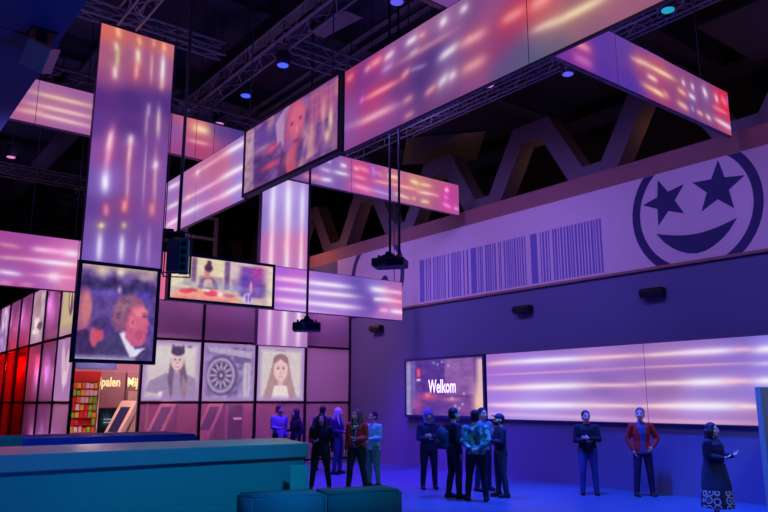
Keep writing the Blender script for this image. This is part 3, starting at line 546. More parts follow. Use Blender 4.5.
def picture_wheel():
    c = Canvas(90, 90, (138, 116, 166)); c.noise(.3, 14, 4)
    c.poly([(.05, .05), (.95, .12), (.95, .25), (.1, .15)], (188, 172, 200), .8).poly([(.55, .2), (.98, .25), (.98, .4), (.6, .33)], (112, 88, 145), .9)
    c.rect(.76, .3, .95, 1, (200, 186, 205), .85, .04).rect(.84, .35, .88, .85, (140, 118, 160), .7, .02)
    c.ell(.35, .56, .32, .36, (98, 78, 135), .9, .08).ell(.34, .56, .27, .31, (170, 150, 182), 1, .06).ell(.34, .56, .225, .26, (118, 96, 142), 1, .06)
    for i in range(12):
        a = PI*2*i/12; c.ell(.34+.15*math.cos(a), .56+.17*math.sin(a), .07, .018, (185, 165, 190), .95, .3, math.degrees(a))
    for i in range(12):
        a = PI*2*(i+.5)/12; c.ell(.34+.17*math.cos(a), .56+.195*math.sin(a), .03, .03, (78, 58, 108), .8, .4)
    c.ell(.34, .56, .07, .08, (90, 68, 120), 1, .2).ell(.34, .56, .03, .035, (180, 160, 190), 1, .3).rect(.05, .92, .5, .96, (205, 190, 215), .7, .03)
    return c
def portrait_long():
    c = Canvas(90, 90, (210, 196, 198)); c.rect(-.1, -.1, .1, 1.1, (190, 170, 190), .8, .1).rect(.9, -.1, 1.1, 1.1, (180, 160, 190), .8, .1)
    c.poly([(.1, 1.02), (.2, .75), (.4, .68), (.6, .68), (.78, .75), (.88, 1.02)], (205, 182, 188)).poly([(.33, .2), (.25, .55), (.12, .95), (.3, 1.0), (.42, .8), (.56, .8), (.68, 1.0), (.84, .93), (.72, .55), (.64, .2)], (176, 138, 146))
    c.rect(.42, .6, .56, .75, (215, 180, 180), 1, .03).poly([(.36, .72), (.62, .72), (.7, 1.02), (.28, 1.02)], (228, 214, 212))
    c.ell(.485, .25, .16, .12, (152, 110, 126), 1, .15).ell(.485, .43, .15, .215, (230, 188, 190), 1, .12).poly([(.35, .32), (.48, .23), (.62, .32), (.6, .2), (.38, .2)], (150, 110, 128), .9)
    c.ell(.43, .41, .024, .012, (80, 52, 76), 1, .4).ell(.545, .41, .024, .012, (80, 52, 76), 1, .4).ell(.43, .375, .035, .008, (130, 90, 110), .8, .4).ell(.545, .375, .035, .008, (130, 90, 110), .8, .4).ell(.487, .49, .015, .03, (195, 140, 150), .8, .5).ell(.487, .555, .045, .015, (170, 80, 105), 1, .4).ell(.487, .552, .035, .006, (240, 226, 226), 1, .4)
    c.rect(.35, .045, .6, .085, (135, 96, 118), .8, .02)
    return c
def pic_strip(k):
    c = Canvas(40, 80, [(172, 122, 165), (178, 140, 168), (168, 112, 170), (170, 118, 172)][k])
    if k == 0: c.rect(0, 0, 1, 1, (200, 180, 130), .9, .12).ell(.6, .35, .18, .33, (120, 80, 120), .9, .2).ell(.6, .35, .12, .25, (215, 190, 120), 1, .3).ell(.62, .5, .06, .2, (90, 60, 110), .9, .3).rect(.1, .8, .9, .95, (150, 110, 140), .6, .1)
    if k == 1: c.rect(.05, 0, 1, 1, (200, 168, 178), .8, .15).ell(.4, .3, .25, .25, (170, 130, 150), .8, .4).ell(.4, .62, .25, .1, (235, 215, 215), .9, .4).ell(.65, .7, .2, .08, (120, 80, 125), .9, .4).ell(.35, .78, .25, .06, (240, 220, 225), .9, .4).noise(.2, 8, 2)
    if k == 2: c.ell(.5, .3, .3, .28, (222, 200, 225), .9, .5).ell(.5, .75, .35, .3, (165, 130, 190), .8, .4).ell(.45, .28, .12, .14, (190, 150, 180), .8, .4).noise(.2, 8, 5)
    if k == 3: c.ell(.45, .45, .12, .38, (215, 180, 205), .9, .5, -8).ell(.7, .4, .12, .2, (220, 190, 200), .8, .5).ell(.6, .65, .15, .12, (230, 200, 215), .8, .5)
    return c
PIC = {(1, 1): (portrait_beanie, 'projected picture of a woman in a knit cap with ears'), (2, 1): (picture_wheel, 'projected picture of a car wheel'), (3, 1): (portrait_long, 'projected picture of a woman with long hair')}
for i in range(5):
    for j in range(3):
        if i == 0 and j < 1: continue
        xa, xb, za, zb = PX[i]+.04, PX[i+1]-.04, ZS[j]+.04, ZS[j+1]-.04
        if i == 0 and j == 1: za = 3.0; 
        if (i, j) in PIC:
            fn, lab = PIC[(i, j)]; c = fn().noise(.06, 26, i).blur(2)
            bm_obj('glass_pane', B(L3(xa, xb, YG, YG+.02, za, zb)), M['glass'], gr)
            us = np.linspace(xa+.02, xb-.02, 90); vs = np.linspace(zb-.02, za+.02, 90)
            k = np.clip(np.minimum.reduce([c.x, 1-c.x, c.y, 1-c.y])*9, 0, 1)[..., None]
            c.im = c.im*k+np.array((165, 130, 190))/255*(1-k)
            o = color_grid('projected_picture', lambda u, v: (u-X0, -.012, v), us, vs, c.im, M['picture'], gr); tag(o, lab)
        else:
            bm_obj('glass_pane', B(L3(xa, xb, YG, YG+.02, za, zb)), M['clearglass' if j == 0 else 'glass'], gr)
for i in range(7):
    for j in range(3):
        ya, yb, za, zb = PY[i]+.035, PY[i+1]-.035, ZS[j]+.04, ZS[j+1]-.04
        red = j < 2 and i >= 3
        bm_obj('glass_pane', B(L3(X0, X0+.02, ya, yb, za, zb)), M['redglass' if red else 'glass'], gr)
        k = {(0, 2): 0, (2, 2): 1, (5, 2): 2, (0, 1): 3}.get((i, j))
        if k is not None:
            c = pic_strip(k); us = np.linspace(yb-.02, ya+.02, 40); vs = np.linspace(zb-.02, za+.02, 80)
            tag(color_grid('projected_picture', lambda u, v: (-.012, u-YG, v), us, vs, c.im, M['picture'], gr), 'faint projected picture')

# things inside the glass room
def fy(t, y):
    ox, oy, oz = t.location
    return lambda u, v, w_: (u-ox, y+w_-oy, v-oz)
t = thing('text_board', 'mauve board lettered in pale yellow inside the open doorway of the glass room', 'board', (7.5, 25.15, 0))
bd = bm_obj('board', B((-.85, .82, .02, .12, 0, 2.93)), M['mauve'], t)
bm_obj('lettering', text_bm('Mijlpalen', fy(t, 25.14), 7.08, 2.46, .30, 1.06, .02), M['yellow_glow'], bd)
bm_obj('stripe', B((-.85, .82, -.0, .02, 1.60, 1.76)), M['red'], t)
t = thing('text_board', 'second lettered board behind the slanted kiosk in the doorway', 'board', (9.2, 25.15, 0))
bd = bm_obj('board', B((-.82, .8, .02, .12, 0, 2.93)), M['mauve'], t)
bm_obj('lettering', text_bm('Mij', fy(t, 25.14), 8.38, 2.46, .30, .36, .02), M['yellow_glow'], bd)
bm_obj('stripe', B((-.75, .2, -.0, .02, 2.0, 2.3)), M['wood'], t)

def rack(x, y, lab, boxes=True):
    t = thing('display_rack', lab, 'display rack', (x, y, 0))
    bm_obj('back_panel', B((-.45, .42, .06, .1, 0, 2.9)), M['red'], t)
    for s in (-.45, .40): bm_obj('side_panel', B((s, s+.03, -.12, .06, 0, 2.9)), M['wood'], t)
    bm_obj('header', B((-.45, .43, -.13, -.1, 2.58, 2.9)), M['red'], t)
    for k in range(11): bm_obj('shelf', B((-.42, .4, -.10, .06, .05+.23*k, .07+.23*k)), M['red'], t)
    return t
rack(6.80, 24.4, 'red display rack full of small colourful boxes in the glass room doorway')
cols = [mat('box_red', (230, 50, 60), .5), mat('box_yellow', (235, 200, 70), .5), mat('box_green', (130, 210, 60), .5), mat('box_white', (240, 220, 215), .5), mat('box_orange', (235, 120, 70), .5)]
rb = random.Random(5)
for k in range(11):
    for q in range(6):
        w_ = .05+.012*rb.random(); x = 6.80-.345+.132*q
        if k == 5 and 1 < q < 5: continue
        bm = B((-w_, w_, -.04, .04, 0, .14+.05*rb.random()), bevel=.006)
        ci = rb.choices(range(5), (5, 3, 2, 3, 2))[0]
        if k in (7, 8) and q > 3: ci = 2
        if k == 0: ci = 2 if q < 3 else 0
        o = bm_obj('product_box', bm, cols[ci]); o.location = (x, 24.36, .07+.23*k)
        tag(o, 'small colourful box standing on the red display rack', 'box', 'boxes on the red display rack')
c = Canvas(60, 45, (14, 14, 22)); c.blob(.5, .5, .2, .25, (60, 80, 95), .8)
for i in range(8):
    a = PI*2*i/8; c.ell(.5+.2*math.cos(a), .45+.22*math.sin(a), .12, .02, (50, 75, 85), .6, .8, math.degrees(a))
for y in (.42, .56): 
    for x0, x1 in ((.36, .5), (.52, .74)): c.rect(x0, y, x1, y+.05, (200, 215, 235), .9, .02)
t, f = screen('info_screen', 'black landscape screen with two lines of white text in the doorway', 'Y', 24.7, 7.25, 8.03, .92, 1.75, c, fr=.04, depth=.08)
bm_obj('stand', B((-.08, .08, .02, .08, -.9, 0), (-.3, .3, -.1, .2, -.9, -.87)), M['dark'], t)

def kiosk(x, y, lab, rz):
    t = thing('info_kiosk', lab, 'kiosk', (x, y, 0), rz)
    # slanted slab seen face on, leaning back on a triangular foot
    def f(u, v, w_): return (u, w_, v)
    bm = bmesh.new(); prism(bm, [(-.05, 0), (.12, 0), (1.36, 1.98), (1.16, 1.98)], lambda u, v, w_: (w_, u, v), (-.34, .34)); sb = bm_obj('slab', bm, M['wood'], t)
    bm = bmesh.new(); prism(bm, [(.4, 0), (1.2, 0), (1.2, 1.6)], lambda u, v, w_: (w_, u, v), (-.3, .3)); bm_obj('foot', bm, M['wood'], t)
    sl = 1.21/1.98
    bm = bmesh.new(); prism(bm, [(-.05+sl*1.02-.012, 1.02), (-.05+sl*1.78-.012, 1.78), (-.05+sl*1.78+.01, 1.78), (-.05+sl*1.02+.01, 1.02)], lambda u, v, w_: (w_, u, v), (-.2, .2)); tag(bm_obj('touch_screen', bm, M['frame'], sb), 'dark touch screen')
    return t
kiosk(6.85, 22.9, 'slanted pale wood kiosk with dark screen in the glass room doorway', math.radians(-65))
kiosk(9.75, 22.6, 'slanted pale kiosk seen dimly behind the glass under the wheel picture', math.radians(-65))
kiosk(7.8, 21.9, 'slanted pale kiosk seen dimly behind the glass under the woman in a cap', math.radians(-65))
rack(9.25, 24.3, 'second red rack seen dimly behind the glass under the woman in a cap')
t = thing('info_pillar', 'dark pillar with a white label behind the glass under the wheel picture', 'pillar', (11.25, 22.6, 0))
bm_obj('column', B((-.2, .2, -.15, .15, 0, 1.85), bevel=.02), M['frame'], t)
bm_obj('label_plate', B((-.15, .15, -.16, -.15, 1.35, 1.43)), M['white_glow'], t)

# pipe frame above the glass room
t = thing('pipe_frame', 'pale square pipe frame standing on the roof of the glass room', 'frame', (9.3, 23, 5.72))
for x in (-1.5, 0, 1.1): bm_obj('upright', B((x-.06, x+.06, -.06, .06, 0, 2.6)), M['steel'], t)
for z in (1.75, 2.5): bm_obj('crossbar', B((-1.5, 1.1, -.05, .05, z, z+.1)), M['steel'], t)

# ------------------------------------------------------------------ counters and benches
t = thing('counter', 'long teal counter with thick top across the lower left', 'counter', (2, 9.4, 0))
def poly_prism(bm, pts, z0, z1): prism(bm, [(x-2, y-9.4) for x, y in pts], lambda u, v, w_: (u, v, w_), (z0, z1))
bm = bmesh.new(); poly_prism(bm, [(-5, 9.42), (5.80, 9.25), (6.30, 10.85), (-5, 11.5)], 1.145, 1.35); bmesh.ops.bevel(bm, geom=bm.edges[:], offset=.015, segments=2, affect='EDGES'); bm_obj('top', bm, M['countertop'], t)
bm = bmesh.new(); poly_prism(bm, [(-4.95, 9.47), (5.76, 9.30), (6.24, 10.81), (-4.95, 11.45)], 0, 1.145); bm_obj('body', bm, M['counter'], t)
bm = bmesh.new(); prism(bm, [(-.13, 0), (.13, 0), (.13, 1.06), (-.13, 1.06)], lambda u, v, w_: (u, w_+v*.05, v), (0, .04))
o = tag(bm_obj('leaning_panel', bm, M['palepanel']), 'small pale teal panel leaning by the right end of the counter', 'panel'); o.location = (5.50, 8.98, 0); o.rotation_euler = (0, 0, math.radians(-25))
bm = B((0, 7.6, 0, 1.6, 0, 1.36)); bmesh.ops.bevel(bm, geom=bm.edges[:], offset=.04, segments=3, affect='EDGES')
o = tag(bm_obj('block_seat', bm, M['blueblock'], smooth=False), 'tall blue upholstered block behind the counter', 'seat block'); o.location = (-1.9, 12.95, 0)
bm = B((0, 3.5, 0, .25, 0, 1.42)); bmesh.ops.bevel(bm, geom=bm.edges[:], offset=.03, segments=3, affect='EDGES')
o = tag(bm_obj('block_seat', bm, M['teal']), 'teal block in front of the blue block at the left edge', 'seat block'); o.location = (-.86, 12.6, 0)
ang = math.atan2(7.82-8.35, 6.42-4.43)
for k, lab in ((0, 'left block of the blue bench in the foreground'), (1, 'right block of the blue bench in the foreground')):
    L_ = (.955, 1.105)[k]
    t = thing('bench_block', lab, 'bench', (4.43+math.cos(ang)*.957*k, 8.35+math.sin(ang)*.957*k, 0), ang, 'upholstered bench blocks in the foreground')
    bm = bmesh.new(); prism(bm, [(.006, 0), (L_-.006, 0), (L_-.006, .57), (.006-(.09 if k == 0 else 0), .57)], lambda u, v, w_: (u, v, w_), (.06, .785)); bmesh.ops.bevel(bm, geom=bm.edges[:], offset=.035, segments=3, affect='EDGES'); bm_obj('cushion', bm, M['bench'], t, True)
    bm_obj('plinth', B((.05, L_-.05, .05, .41, 0, .06)), M['speaker'], t)
t = thing('partition_panel', 'grey green partition panel at the right edge', 'partition', (13.6, 6.0, 0))
bm_obj('panel', B((-.66, .85, -.05, .05, .03, 2.2), bevel=.008), M['partition'], t)
bm_obj('foot', B((-.5, -.4, -.25, .25, 0, .03)), M['dark'], t)
bm_obj('foot', B((.5, .6, -.25, .25, 0, .03)), M['dark'], t)

# ------------------------------------------------------------------ rigging
def truss(name, label, a, b, s=.38, step=.5, group='lighting trusses under the ceiling', m='truss'):
    a, b = Vector(a), Vector(b); t = thing(name, label, 'truss', a, group=group)
    d = (b-a); L_ = d.length; d.normalize(); q = d.cross(Vector((0, 0, 1))).normalized(); z = Vector((0, 0, 1)); h = s/2
    cs = [q*h+z*h, q*-h+z*h, q*-h-z*h, q*h-z*h]
    for c in cs:
        bm = bmesh.new(); tube(bm, [c, c+d*L_], .026, 6); bm_obj('chord', bm, M[m], t)
    for k in range(4):
        bm = bmesh.new(); n_ = int(L_/step); pts = []
        for i in range(n_+1): pts.append((cs[k] if i % 2 == 0 else cs[(k+1) % 4])+d*(L_*i/n_))
        for p, r in zip(pts, pts[1:]): tube(bm, [p, r], .013, 4)
        bm_obj('lacing', bm, M[m], t)
    for k in (.12, .5, .88):
        bm = bmesh.new(); tube(bm, [d*L_*k+z*h, d*L_*k+z*(12.2-a.z)], .012, 5); bm_obj('hanger', bm, M['dark'], t)
    return t
truss('ceiling_truss', 'long truss running over the left end of the light beam', (6.85, 3, 9.5), (6.85, 30, 9.5))
truss('ceiling_truss', 'short pinkish truss meeting the top of the tall light banner', (4.15, 4, 9.75), (4.15, 14.0, 9.75))
truss('ceiling_truss', 'truss seen below the right side of the light beam', (11.9, 0, 9.4), (11.9, 19, 9.4))
truss('ceiling_truss', 'cross truss carrying the tall light banner', (2.7, 14.45, 9.95), (6.5, 14.45, 9.95), .3)
truss('ceiling_truss', 'cross truss left of and behind the banner above the upper light strip', (-4, 16.2, 9.0), (9.5, 16.2, 9.0))
truss('ceiling_truss', 'second cross truss left of the banner, farther back', (-4, 19.5, 9.6), (12, 19.5, 9.6))
truss('ceiling_truss', 'cross truss behind the collage screen near the hall middle', (6.9, 12.6, 9.5), (12, 12.6, 9.5))
truss('ceiling_truss', 'far cross truss high at the back left', (-6, 26, 9.6), (9, 26, 9.6))
truss('ceiling_truss', 'far lengthwise truss at the left behind the lower light strip', (2.4, 18, 9.7), (2.4, 40, 9.7))
truss('ceiling_truss', 'truss passing above the right light strip', (13.4, -2, 10.2), (13.4, 16, 10.2))
# ducts, cable trays, ceiling rafts
def duct(label, x0, x1, y0, y1, z0, z1, m='duct'):
    o = bm_obj('duct', B(((x0-x1)/2, (x1-x0)/2, (y0-y1)/2, (y1-y0)/2, (z0-z1)/2, (z1-z0)/2), bevel=.03), M[m]); o.location = ((x0+x1)/2, (y0+y1)/2, (z0+z1)/2); return tag(o, label, 'duct')
duct('pale duct running up the dark gap at the left', 5.85, 6.4, 24, 42, 11.4, 11.7)
duct('dark duct running lengthwise over the middle of the hall', 8.0, 8.35, 2, 30, 11.3, 11.7, 'dark')
duct('dark duct near the right wall', 12.3, 12.9, 0, 30, 11.3, 11.7, 'dark')
duct('thin cable tray left of the hanging ceiling raft', 5.0, 5.25, 3, 24, 11.6, 11.7, 'dark')
duct('thin cable tray under the right part of the ceiling', 10.4, 10.6, 0, 22, 11.62, 11.7, 'dark')
duct('second thin cable tray under the right part of the ceiling', 10.8, 11.0, 0, 22, 11.6, 11.7, 'dark')
duct('cross pipe far back on the left', -6, 12, 31, 31.3, 11.0, 11.3, 'dark')
def raft(label, pts, z, m='casing'):
    cx = sum(p[0] for p in pts)/4; cy = sum(p[1] for p in pts)/4
    bm = bmesh.new(); prism(bm, [(x-cx, y-cy) for x, y in pts], lambda u, v, w_: (u, v, w_), (0, .08)); o = bm_obj('ceiling_raft', bm, M[m]); o.location = (cx, cy, z)
    for x, y in pts:
        bm = bmesh.new(); q = ((x-cx)*.85, (y-cy)*.85); tube(bm, [(*q, .08), (*q, 12.2-z)], .01, 5); bm_obj('hanger', bm, M['dark'], o)
    return tag(o, label, 'ceiling panel', 'hanging ceiling rafts')
raft('small violet ceiling raft left of the light beam top', [(8.55, 14.1), (9.05, 14.1), (9.25, 12.7), (8.75, 12.7)], 11.0)
raft('large dark ceiling raft in the upper right corner', [(16.0, 8.0), (19, 8.0), (19, 4.0), (16, 4.0)], 11, 'dark')
raft('dark ceiling raft under the middle of the light beam', [(15.8, 19.2), (17.6, 17.2), (15.8, 15.0), (14.2, 17.0)], 10.4, 'dark')

def cable(x, y, z0, z1, label, r=.012, m='dark'):
    bm = bmesh.new(); tube(bm, [(0, 0, 0), (0, 0, z1-z0)], r, 6); o = bm_obj('suspension_cable', bm, M[m], smooth=True); o.location = (x, y, z0)
    return tag(o, label, 'cable', 'suspension cables')
for x, lab in ((-1.2, 'cable holding the far left end of the lower light strip'), (3.3, 'cable holding the lower light strip left of the banner'), (4.25, 'cable holding the lower light strip close to the banner'), (13.7, 'cable holding the right end of the lower light strip')):
    cable(x, 17.06, 5.6, 12.2, lab)
for x, lab in ((2.7, 'cable holding the upper light strip at its left'), (13.9, 'cable holding the upper light strip at its right end'), (10.3, 'cable holding the upper light strip above the red lights')):
    cable(x, 14.66, 8.22, 12.1, lab)
for y, lab in ((12.4, 'cable at the left end of the collage screen'), (9.4, 'cable at the right end of the collage screen'), (7.4, 'cable above the near part of the light beam')):
    cable(6.225, y, 7.27, 12.1, lab)
for y, lab in ((6.61, 'cable holding the right light strip'),): cable(13.2, y, 8.27, 12.1, lab)
for x, lab in ((3.85, 'cable from the banner truss, left one'), (6.3, 'cable from the banner truss, right one')): cable(x, 14.45, 10.1, 12.1, lab)

# projectors on poles
def projector(label, loc, rz, top, w_=.62, rods=((0, 0),), lab2=None):
    t = thing('ceiling_projector', label, 'projector', loc, rz, 'projectors hanging on poles')
    bm = B((-w_/2, w_/2, -.26, .26, .02, .2), bevel=.03); bm_obj('body', bm, M['frame'], t, False)
    bm = bmesh.new(); lathe(bm, [(.09, -.02), (.09, .1), (.075, .12), (.06, .1)], 20, (-.12, -.33, .1), 'Y'); bm_obj('lens', bm, M['dark'], t, True)
    bm = bmesh.new(); prism(bm, [(-.18, .2), (.18, .2), (.14, .26), (.07, .28), (.05, .34), (-.05, .34), (-.07, .28), (-.14, .26)], lambda u, v, x: (u, x, v), (-.16, .16)); bm_obj('mount', bm, M['frame'], t)
    for s in (-1, 1): bm_obj('mount_arm', B((s*.2-.02, s*.2+.02, -.2, .2, .19, .26)), M['dark'], t)
    for rx, ry in rods:
        bm = bmesh.new(); tube(bm, [(rx, ry, .3), (rx, ry, top-loc[2])], .028, 8); bm_obj('pole', bm, M['dark'], t, True)
    bm_obj('vent', B((-w_/2-.004, -w_/2, -.2, .2, .04, .15)), M['dark'], t)
projector('black projector on a pole below the lower light strip by the glass room', (8.42, 13.6, 3.46), math.radians(-33), 13.0)
projector('black projector on two poles in front of the right wall', (9.28, 11.7, 4.72), math.radians(-52), 13.0, .7, ((0, 0), (.18, .1)))

# caged lamp rig with teal light on it
t = thing('caged_speaker', 'tall dark device with teal glow in a hanging cage beside the banner', 'stage device', (4.72, 12, 4.13), math.radians(-25))
bm_obj('shell', B((-.17, .02, -.15, .15, .04, .62), bevel=.02), M['casing'], t)
tag(bm_obj('side_pod', B((.02, .2, -.16, .15, .03, .64), bevel=.03), M['greenbox'], t), 'dark teal side')
for k in range(4):
    bm = bmesh.new(); lathe(bm, [(.05, 0), (.05, .02), (.035, .012)], 14, (.11, -.18, .11+.14*k), 'Y'); bm_obj('lens', bm, M['speaker'], t)
bm = bmesh.new()
for x in (-.23, .23):
    for y in (-.22, .22): tube(bm, [(x, y, 0), (x, y, .72)], .012, 6)
for z in (0, .72):
    tube(bm, [(-.23, -.22, z), (.23, -.22, z), (.23, .22, z), (-.23, .22, z), (-.23, -.22, z)], .012, 6)
bm_obj('cage', bm, M['dark'], t)
bm_obj('clamp', B((-.25, -.08, -.12, .12, .62, .8), (-.1, .12, -.1, .1, .66, .76)), M['speaker'], t)
bm = bmesh.new(); tube(bm, [(0, 0, .7), (0, 0, 8.87)], .03, 8); bm_obj('pole', bm, M['dark'], t, True)
bm = bmesh.new(); tube(bm, [(-.24, .05, .7), (-.24, .05, 8.87)], .01, 6); bm_obj('cable', bm, M['dark'], t, True)

# cube speaker under the soffit
t = thing('soffit_speaker', 'brown grey cube speaker hanging under the blue soffit at upper left', 'speaker', (1.50, 8.16, 5.62))
o = bm_obj('cabinet', B((-.13, .13, -.16, .16, -.15, .15), bevel=.01), M['brown'], t); o.location = (0, 0, .1); o.rotation_euler = (math.radians(28), math.radians(22), math.radians(-20))
bm_obj('bracket', B((-.05, .05, -.05, .05, .2, .38), (-.13, .13, -.13, .13, .35, .38)), M['speaker'], t)

# lamps
def lamp(x, y, z, kind, label, top=12.1):
    t = thing('spot_lamp', label, 'lamp', (x, y, z), group='lamps under the ceiling')
    bm = bmesh.new(); lathe(bm, [(.12, 0), (.15, .02), (.16, .12), (.13, .3), (.05, .36)], 18, (0, 0, 0)); can = bm_obj('can', bm, M['dark'], t, True)
    bm = bmesh.new(); lathe(bm, [(.115, -.012), (.118, .004)], 18); bm_obj('lens', bm, M[kind], can)
    bm = bmesh.new(); tube(bm, [(-.18, 0, .15), (-.18, 0, .45), (.18, 0, .45), (.18, 0, .15)], .015, 6); tube(bm, [(0, 0, .45), (0, 0, top-z)], .015, 6); bm_obj('yoke', bm, M['dark'], t)
LAMPS = [(7.25, 14.7, 9.15, 'lamp_blue', 'blue lit lamp between the trusses, left of the collage screen'), (7.0, 12.5, 9.0, 'lamp_blue', 'blue lit lamp above the collage screen'), (12.15, 9.02, 9.0, 'lamp_mix', 'round lamp below the junction of beam and right light strip'),
 (11.47, 6.23, 9.0, 'lamp_teal', 'teal lit lamp above the right light strip'), (3.65, 22.54, 9.0, 'lamp_pink', 'pink lit lamp in the dark gap at the left'), (3.54, 16.5, 9.0, 'lamp_pink', 'lamp above the upper light strip left of the banner'), (7.36, 16.4, 9.0, 'lamp_pink', 'lamp above the upper light strip right of the banner'), (7.37, 9.08, 9.0, 'lamp_mix', 'round lamp at the top edge above the light beam'), (12.27, 16.6, 9.0, 'lamp_pink', 'lamp above the right half of the upper light strip'), (9.9, 9.3, 8.2, 'lamp_pink', 'small lamp hanging under the near beam against the dark roof'), (13.3, 22.5, 8.0, 'lamp_mix', 'lamp above the roof of the glass room')]
for q in LAMPS: lamp(*q)
# ------------------------------------------------------------------ people
HS = 1.1
def ico(bm, c, r, rot=None, sub=2):
    if rot is not None and isinstance(r, tuple) and sub == 3 or (rot is not None and rot.is_orthogonal and sub == 2 and isinstance(r, tuple) and c[2] > 1.5): r = tuple(q*HS for q in r)
    s = Matrix.Diagonal((*(r if isinstance(r, (tuple, list)) else (r, r, r)), 1))
    m = Matrix.Translation(Vector(c)) @ (rot.to_4x4() if rot is not None else Matrix.Identity(4)) @ s
    bmesh.ops.create_icosphere(bm, subdivisions=sub, radius=1, matrix=m)

def limb(bm, pts, rs, n=12):
    """tapered rounded chain"""
    pts = [Vector(p) for p in pts]
    for i in range(len(pts)-1):
        a, b, ra, rb = pts[i], pts[i+1], rs[i], rs[i+1]
        d = (b-a).normalized(); q = d.cross(Vector((0, 0, 1)))
        if q.length < .05: q = d.cross(Vector((1, 0, 0)))
        q.normalize(); r = d.cross(q)
        A = [bm.verts.new(a+(q*math.cos(2*PI*k/n)+r*math.sin(2*PI*k/n))*ra) for k in range(n)]
        Bv = [bm.verts.new(b+(q*math.cos(2*PI*k/n)+r*math.sin(2*PI*k/n))*rb) for k in range(n)]
        for k in range(n): bm.faces.new((A[k], A[(k+1) % n], Bv[(k+1) % n], Bv[k]))
        bm.faces.new(A[::-1]); bm.faces.new(Bv)
    for p, r in zip(pts, rs): ico(bm, p, r*.995, sub=2)

def rings(bm, rr, n=20):
    """stack of elliptical rings (cx,cy,z,rx,ry)"""
    prev = None
    for cx, cy, z, rx, ry in rr:
        ring = [bm.verts.new((cx+rx*math.cos(2*PI*k/n), cy+ry*math.sin(2*PI*k/n), z)) for k in range(n)]
        if prev:
            for k in range(n): bm.faces.new((prev[k], prev[(k+1) % n], ring[(k+1) % n], ring[k]))
        else: bm.faces.new(ring[::-1])
        prev = ring
    bm.faces.new(prev)

def fuse(bm, voxel, smooth=4, fac=.5):
    """union of the overlapping shapes as one continuous skin"""
    bmesh.ops.recalc_face_normals(bm, faces=bm.faces)
    me = bpy.data.meshes.new('tmp'); bm.to_mesh(me); bm.free()
    o = bpy.data.objects.new('tmp', me); COL.objects.link(o)
    r = o.modifiers.new('r', 'REMESH'); r.mode = 'VOXEL'; r.voxel_size = voxel
    if smooth:
        s = o.modifiers.new('s', 'SMOOTH'); s.iterations = smooth; s.factor = fac
    dg = bpy.context.evaluated_depsgraph_get(); out = bpy.data.meshes.new_from_object(o.evaluated_get(dg))
    bpy.data.objects.remove(o); bpy.data.meshes.remove(me)
    return out

def finish(me, name, m, parent, classify=None):
    o = new_obj(name, me, parent, m)
    n = len(me.polygons); me.polygons.foreach_set('use_smooth', [True]*n)
    if classify is not None:
        ct = np.empty(n*3); me.polygons.foreach_get('center', ct); idx = classify(ct.reshape(-1, 3))
        me.polygons.foreach_set('material_index', idx.astype(np.int32))
    else:
        me.polygons.foreach_set('material_index', [0]*n)
    me.update()
    return o

def split_mesh(me, keep):
    bm = bmesh.new(); bm.from_mesh(me); bm.faces.ensure_lookup_table()
    ct = np.array([f.calc_center_median() for f in bm.faces]); k = keep(ct)
    bmesh.ops.delete(bm, geom=[f for f, q in zip(bm.faces, k) if not q], context='FACES')
    out = bpy.data.meshes.new('part'); bm.to_mesh(out); bm.free(); return out

_mc = {}
def cm(rgb, rough=.75, noise=.12, scale=25):
    k = (rgb, rough)
    if k not in _mc: _mc[k] = mat('cloth_%d_%d_%d' % rgb, rgb, rough, noise=noise, nscale=scale)
    return _mc[k]
LIP = mat('lips', (150, 80, 80), .5); EYEW = mat('eye_white', (225, 220, 220), .3); EYED = mat('eye_dark', (25, 18, 18), .2); BROW = mat('eyebrow', (50, 36, 30), .8); SOLE = mat('shoe_sole', (30, 28, 32), .7)
SKINS = {k: mat('skin_'+k, v, .55, noise=.04, nscale=20) for k, v in dict(light=(222, 172, 150), mid=(190, 138, 112), dark=(120, 82, 66)).items()}

def camo_mat():
    m = bpy.data.materials.new('patterned_jacket_cloth'); m.use_nodes = True; nt = m.node_tree; b = nt.nodes['Principled BSDF']
    tc = nt.nodes.new('ShaderNodeTexCoord'); v = nt.nodes.new('ShaderNodeTexVoronoi'); v.inputs['Scale'].default_value = 11
    r = nt.nodes.new('ShaderNodeValToRGB'); r.color_ramp.interpolation = 'CONSTANT'
    e = r.color_ramp.elements; e[0].position = 0; e[0].color = (*lin((30, 70, 80)), 1); e[1].position = .4; e[1].color = (*lin((56, 120, 116)), 1)
    q = e.new(.68); q.color = (*lin((150, 190, 170)), 1)
    nt.links.new(tc.outputs['Object'], v.inputs['Vector']); nt.links.new(v.outputs['Color'], r.inputs[0]); nt.links.new(r.outputs[0], b.inputs['Base Color']); b.inputs['Roughness'].default_value = .8
    return m
def blotch_mat(name, a, c, scale):
    m = bpy.data.materials.new(name); m.use_nodes = True; nt = m.node_tree; b = nt.nodes['Principled BSDF']
    tc = nt.nodes.new('ShaderNodeTexCoord'); v = nt.nodes.new('ShaderNodeTexNoise'); v.inputs['Scale'].default_value = scale
    r = nt.nodes.new('ShaderNodeValToRGB'); r.color_ramp.interpolation = 'CONSTANT'
    e = r.color_ramp.elements; e[0].position = 0; e[0].color = (*lin(a), 1); e[1].position = .52; e[1].color = (*lin(c), 1)
    nt.links.new(tc.outputs['Object'], v.inputs['Vector']); nt.links.new(v.outputs['Fac'], r.inputs[0]); nt.links.new(r.outputs[0], b.inputs['Base Color']); b.inputs['Roughness'].default_value = .8
    return m
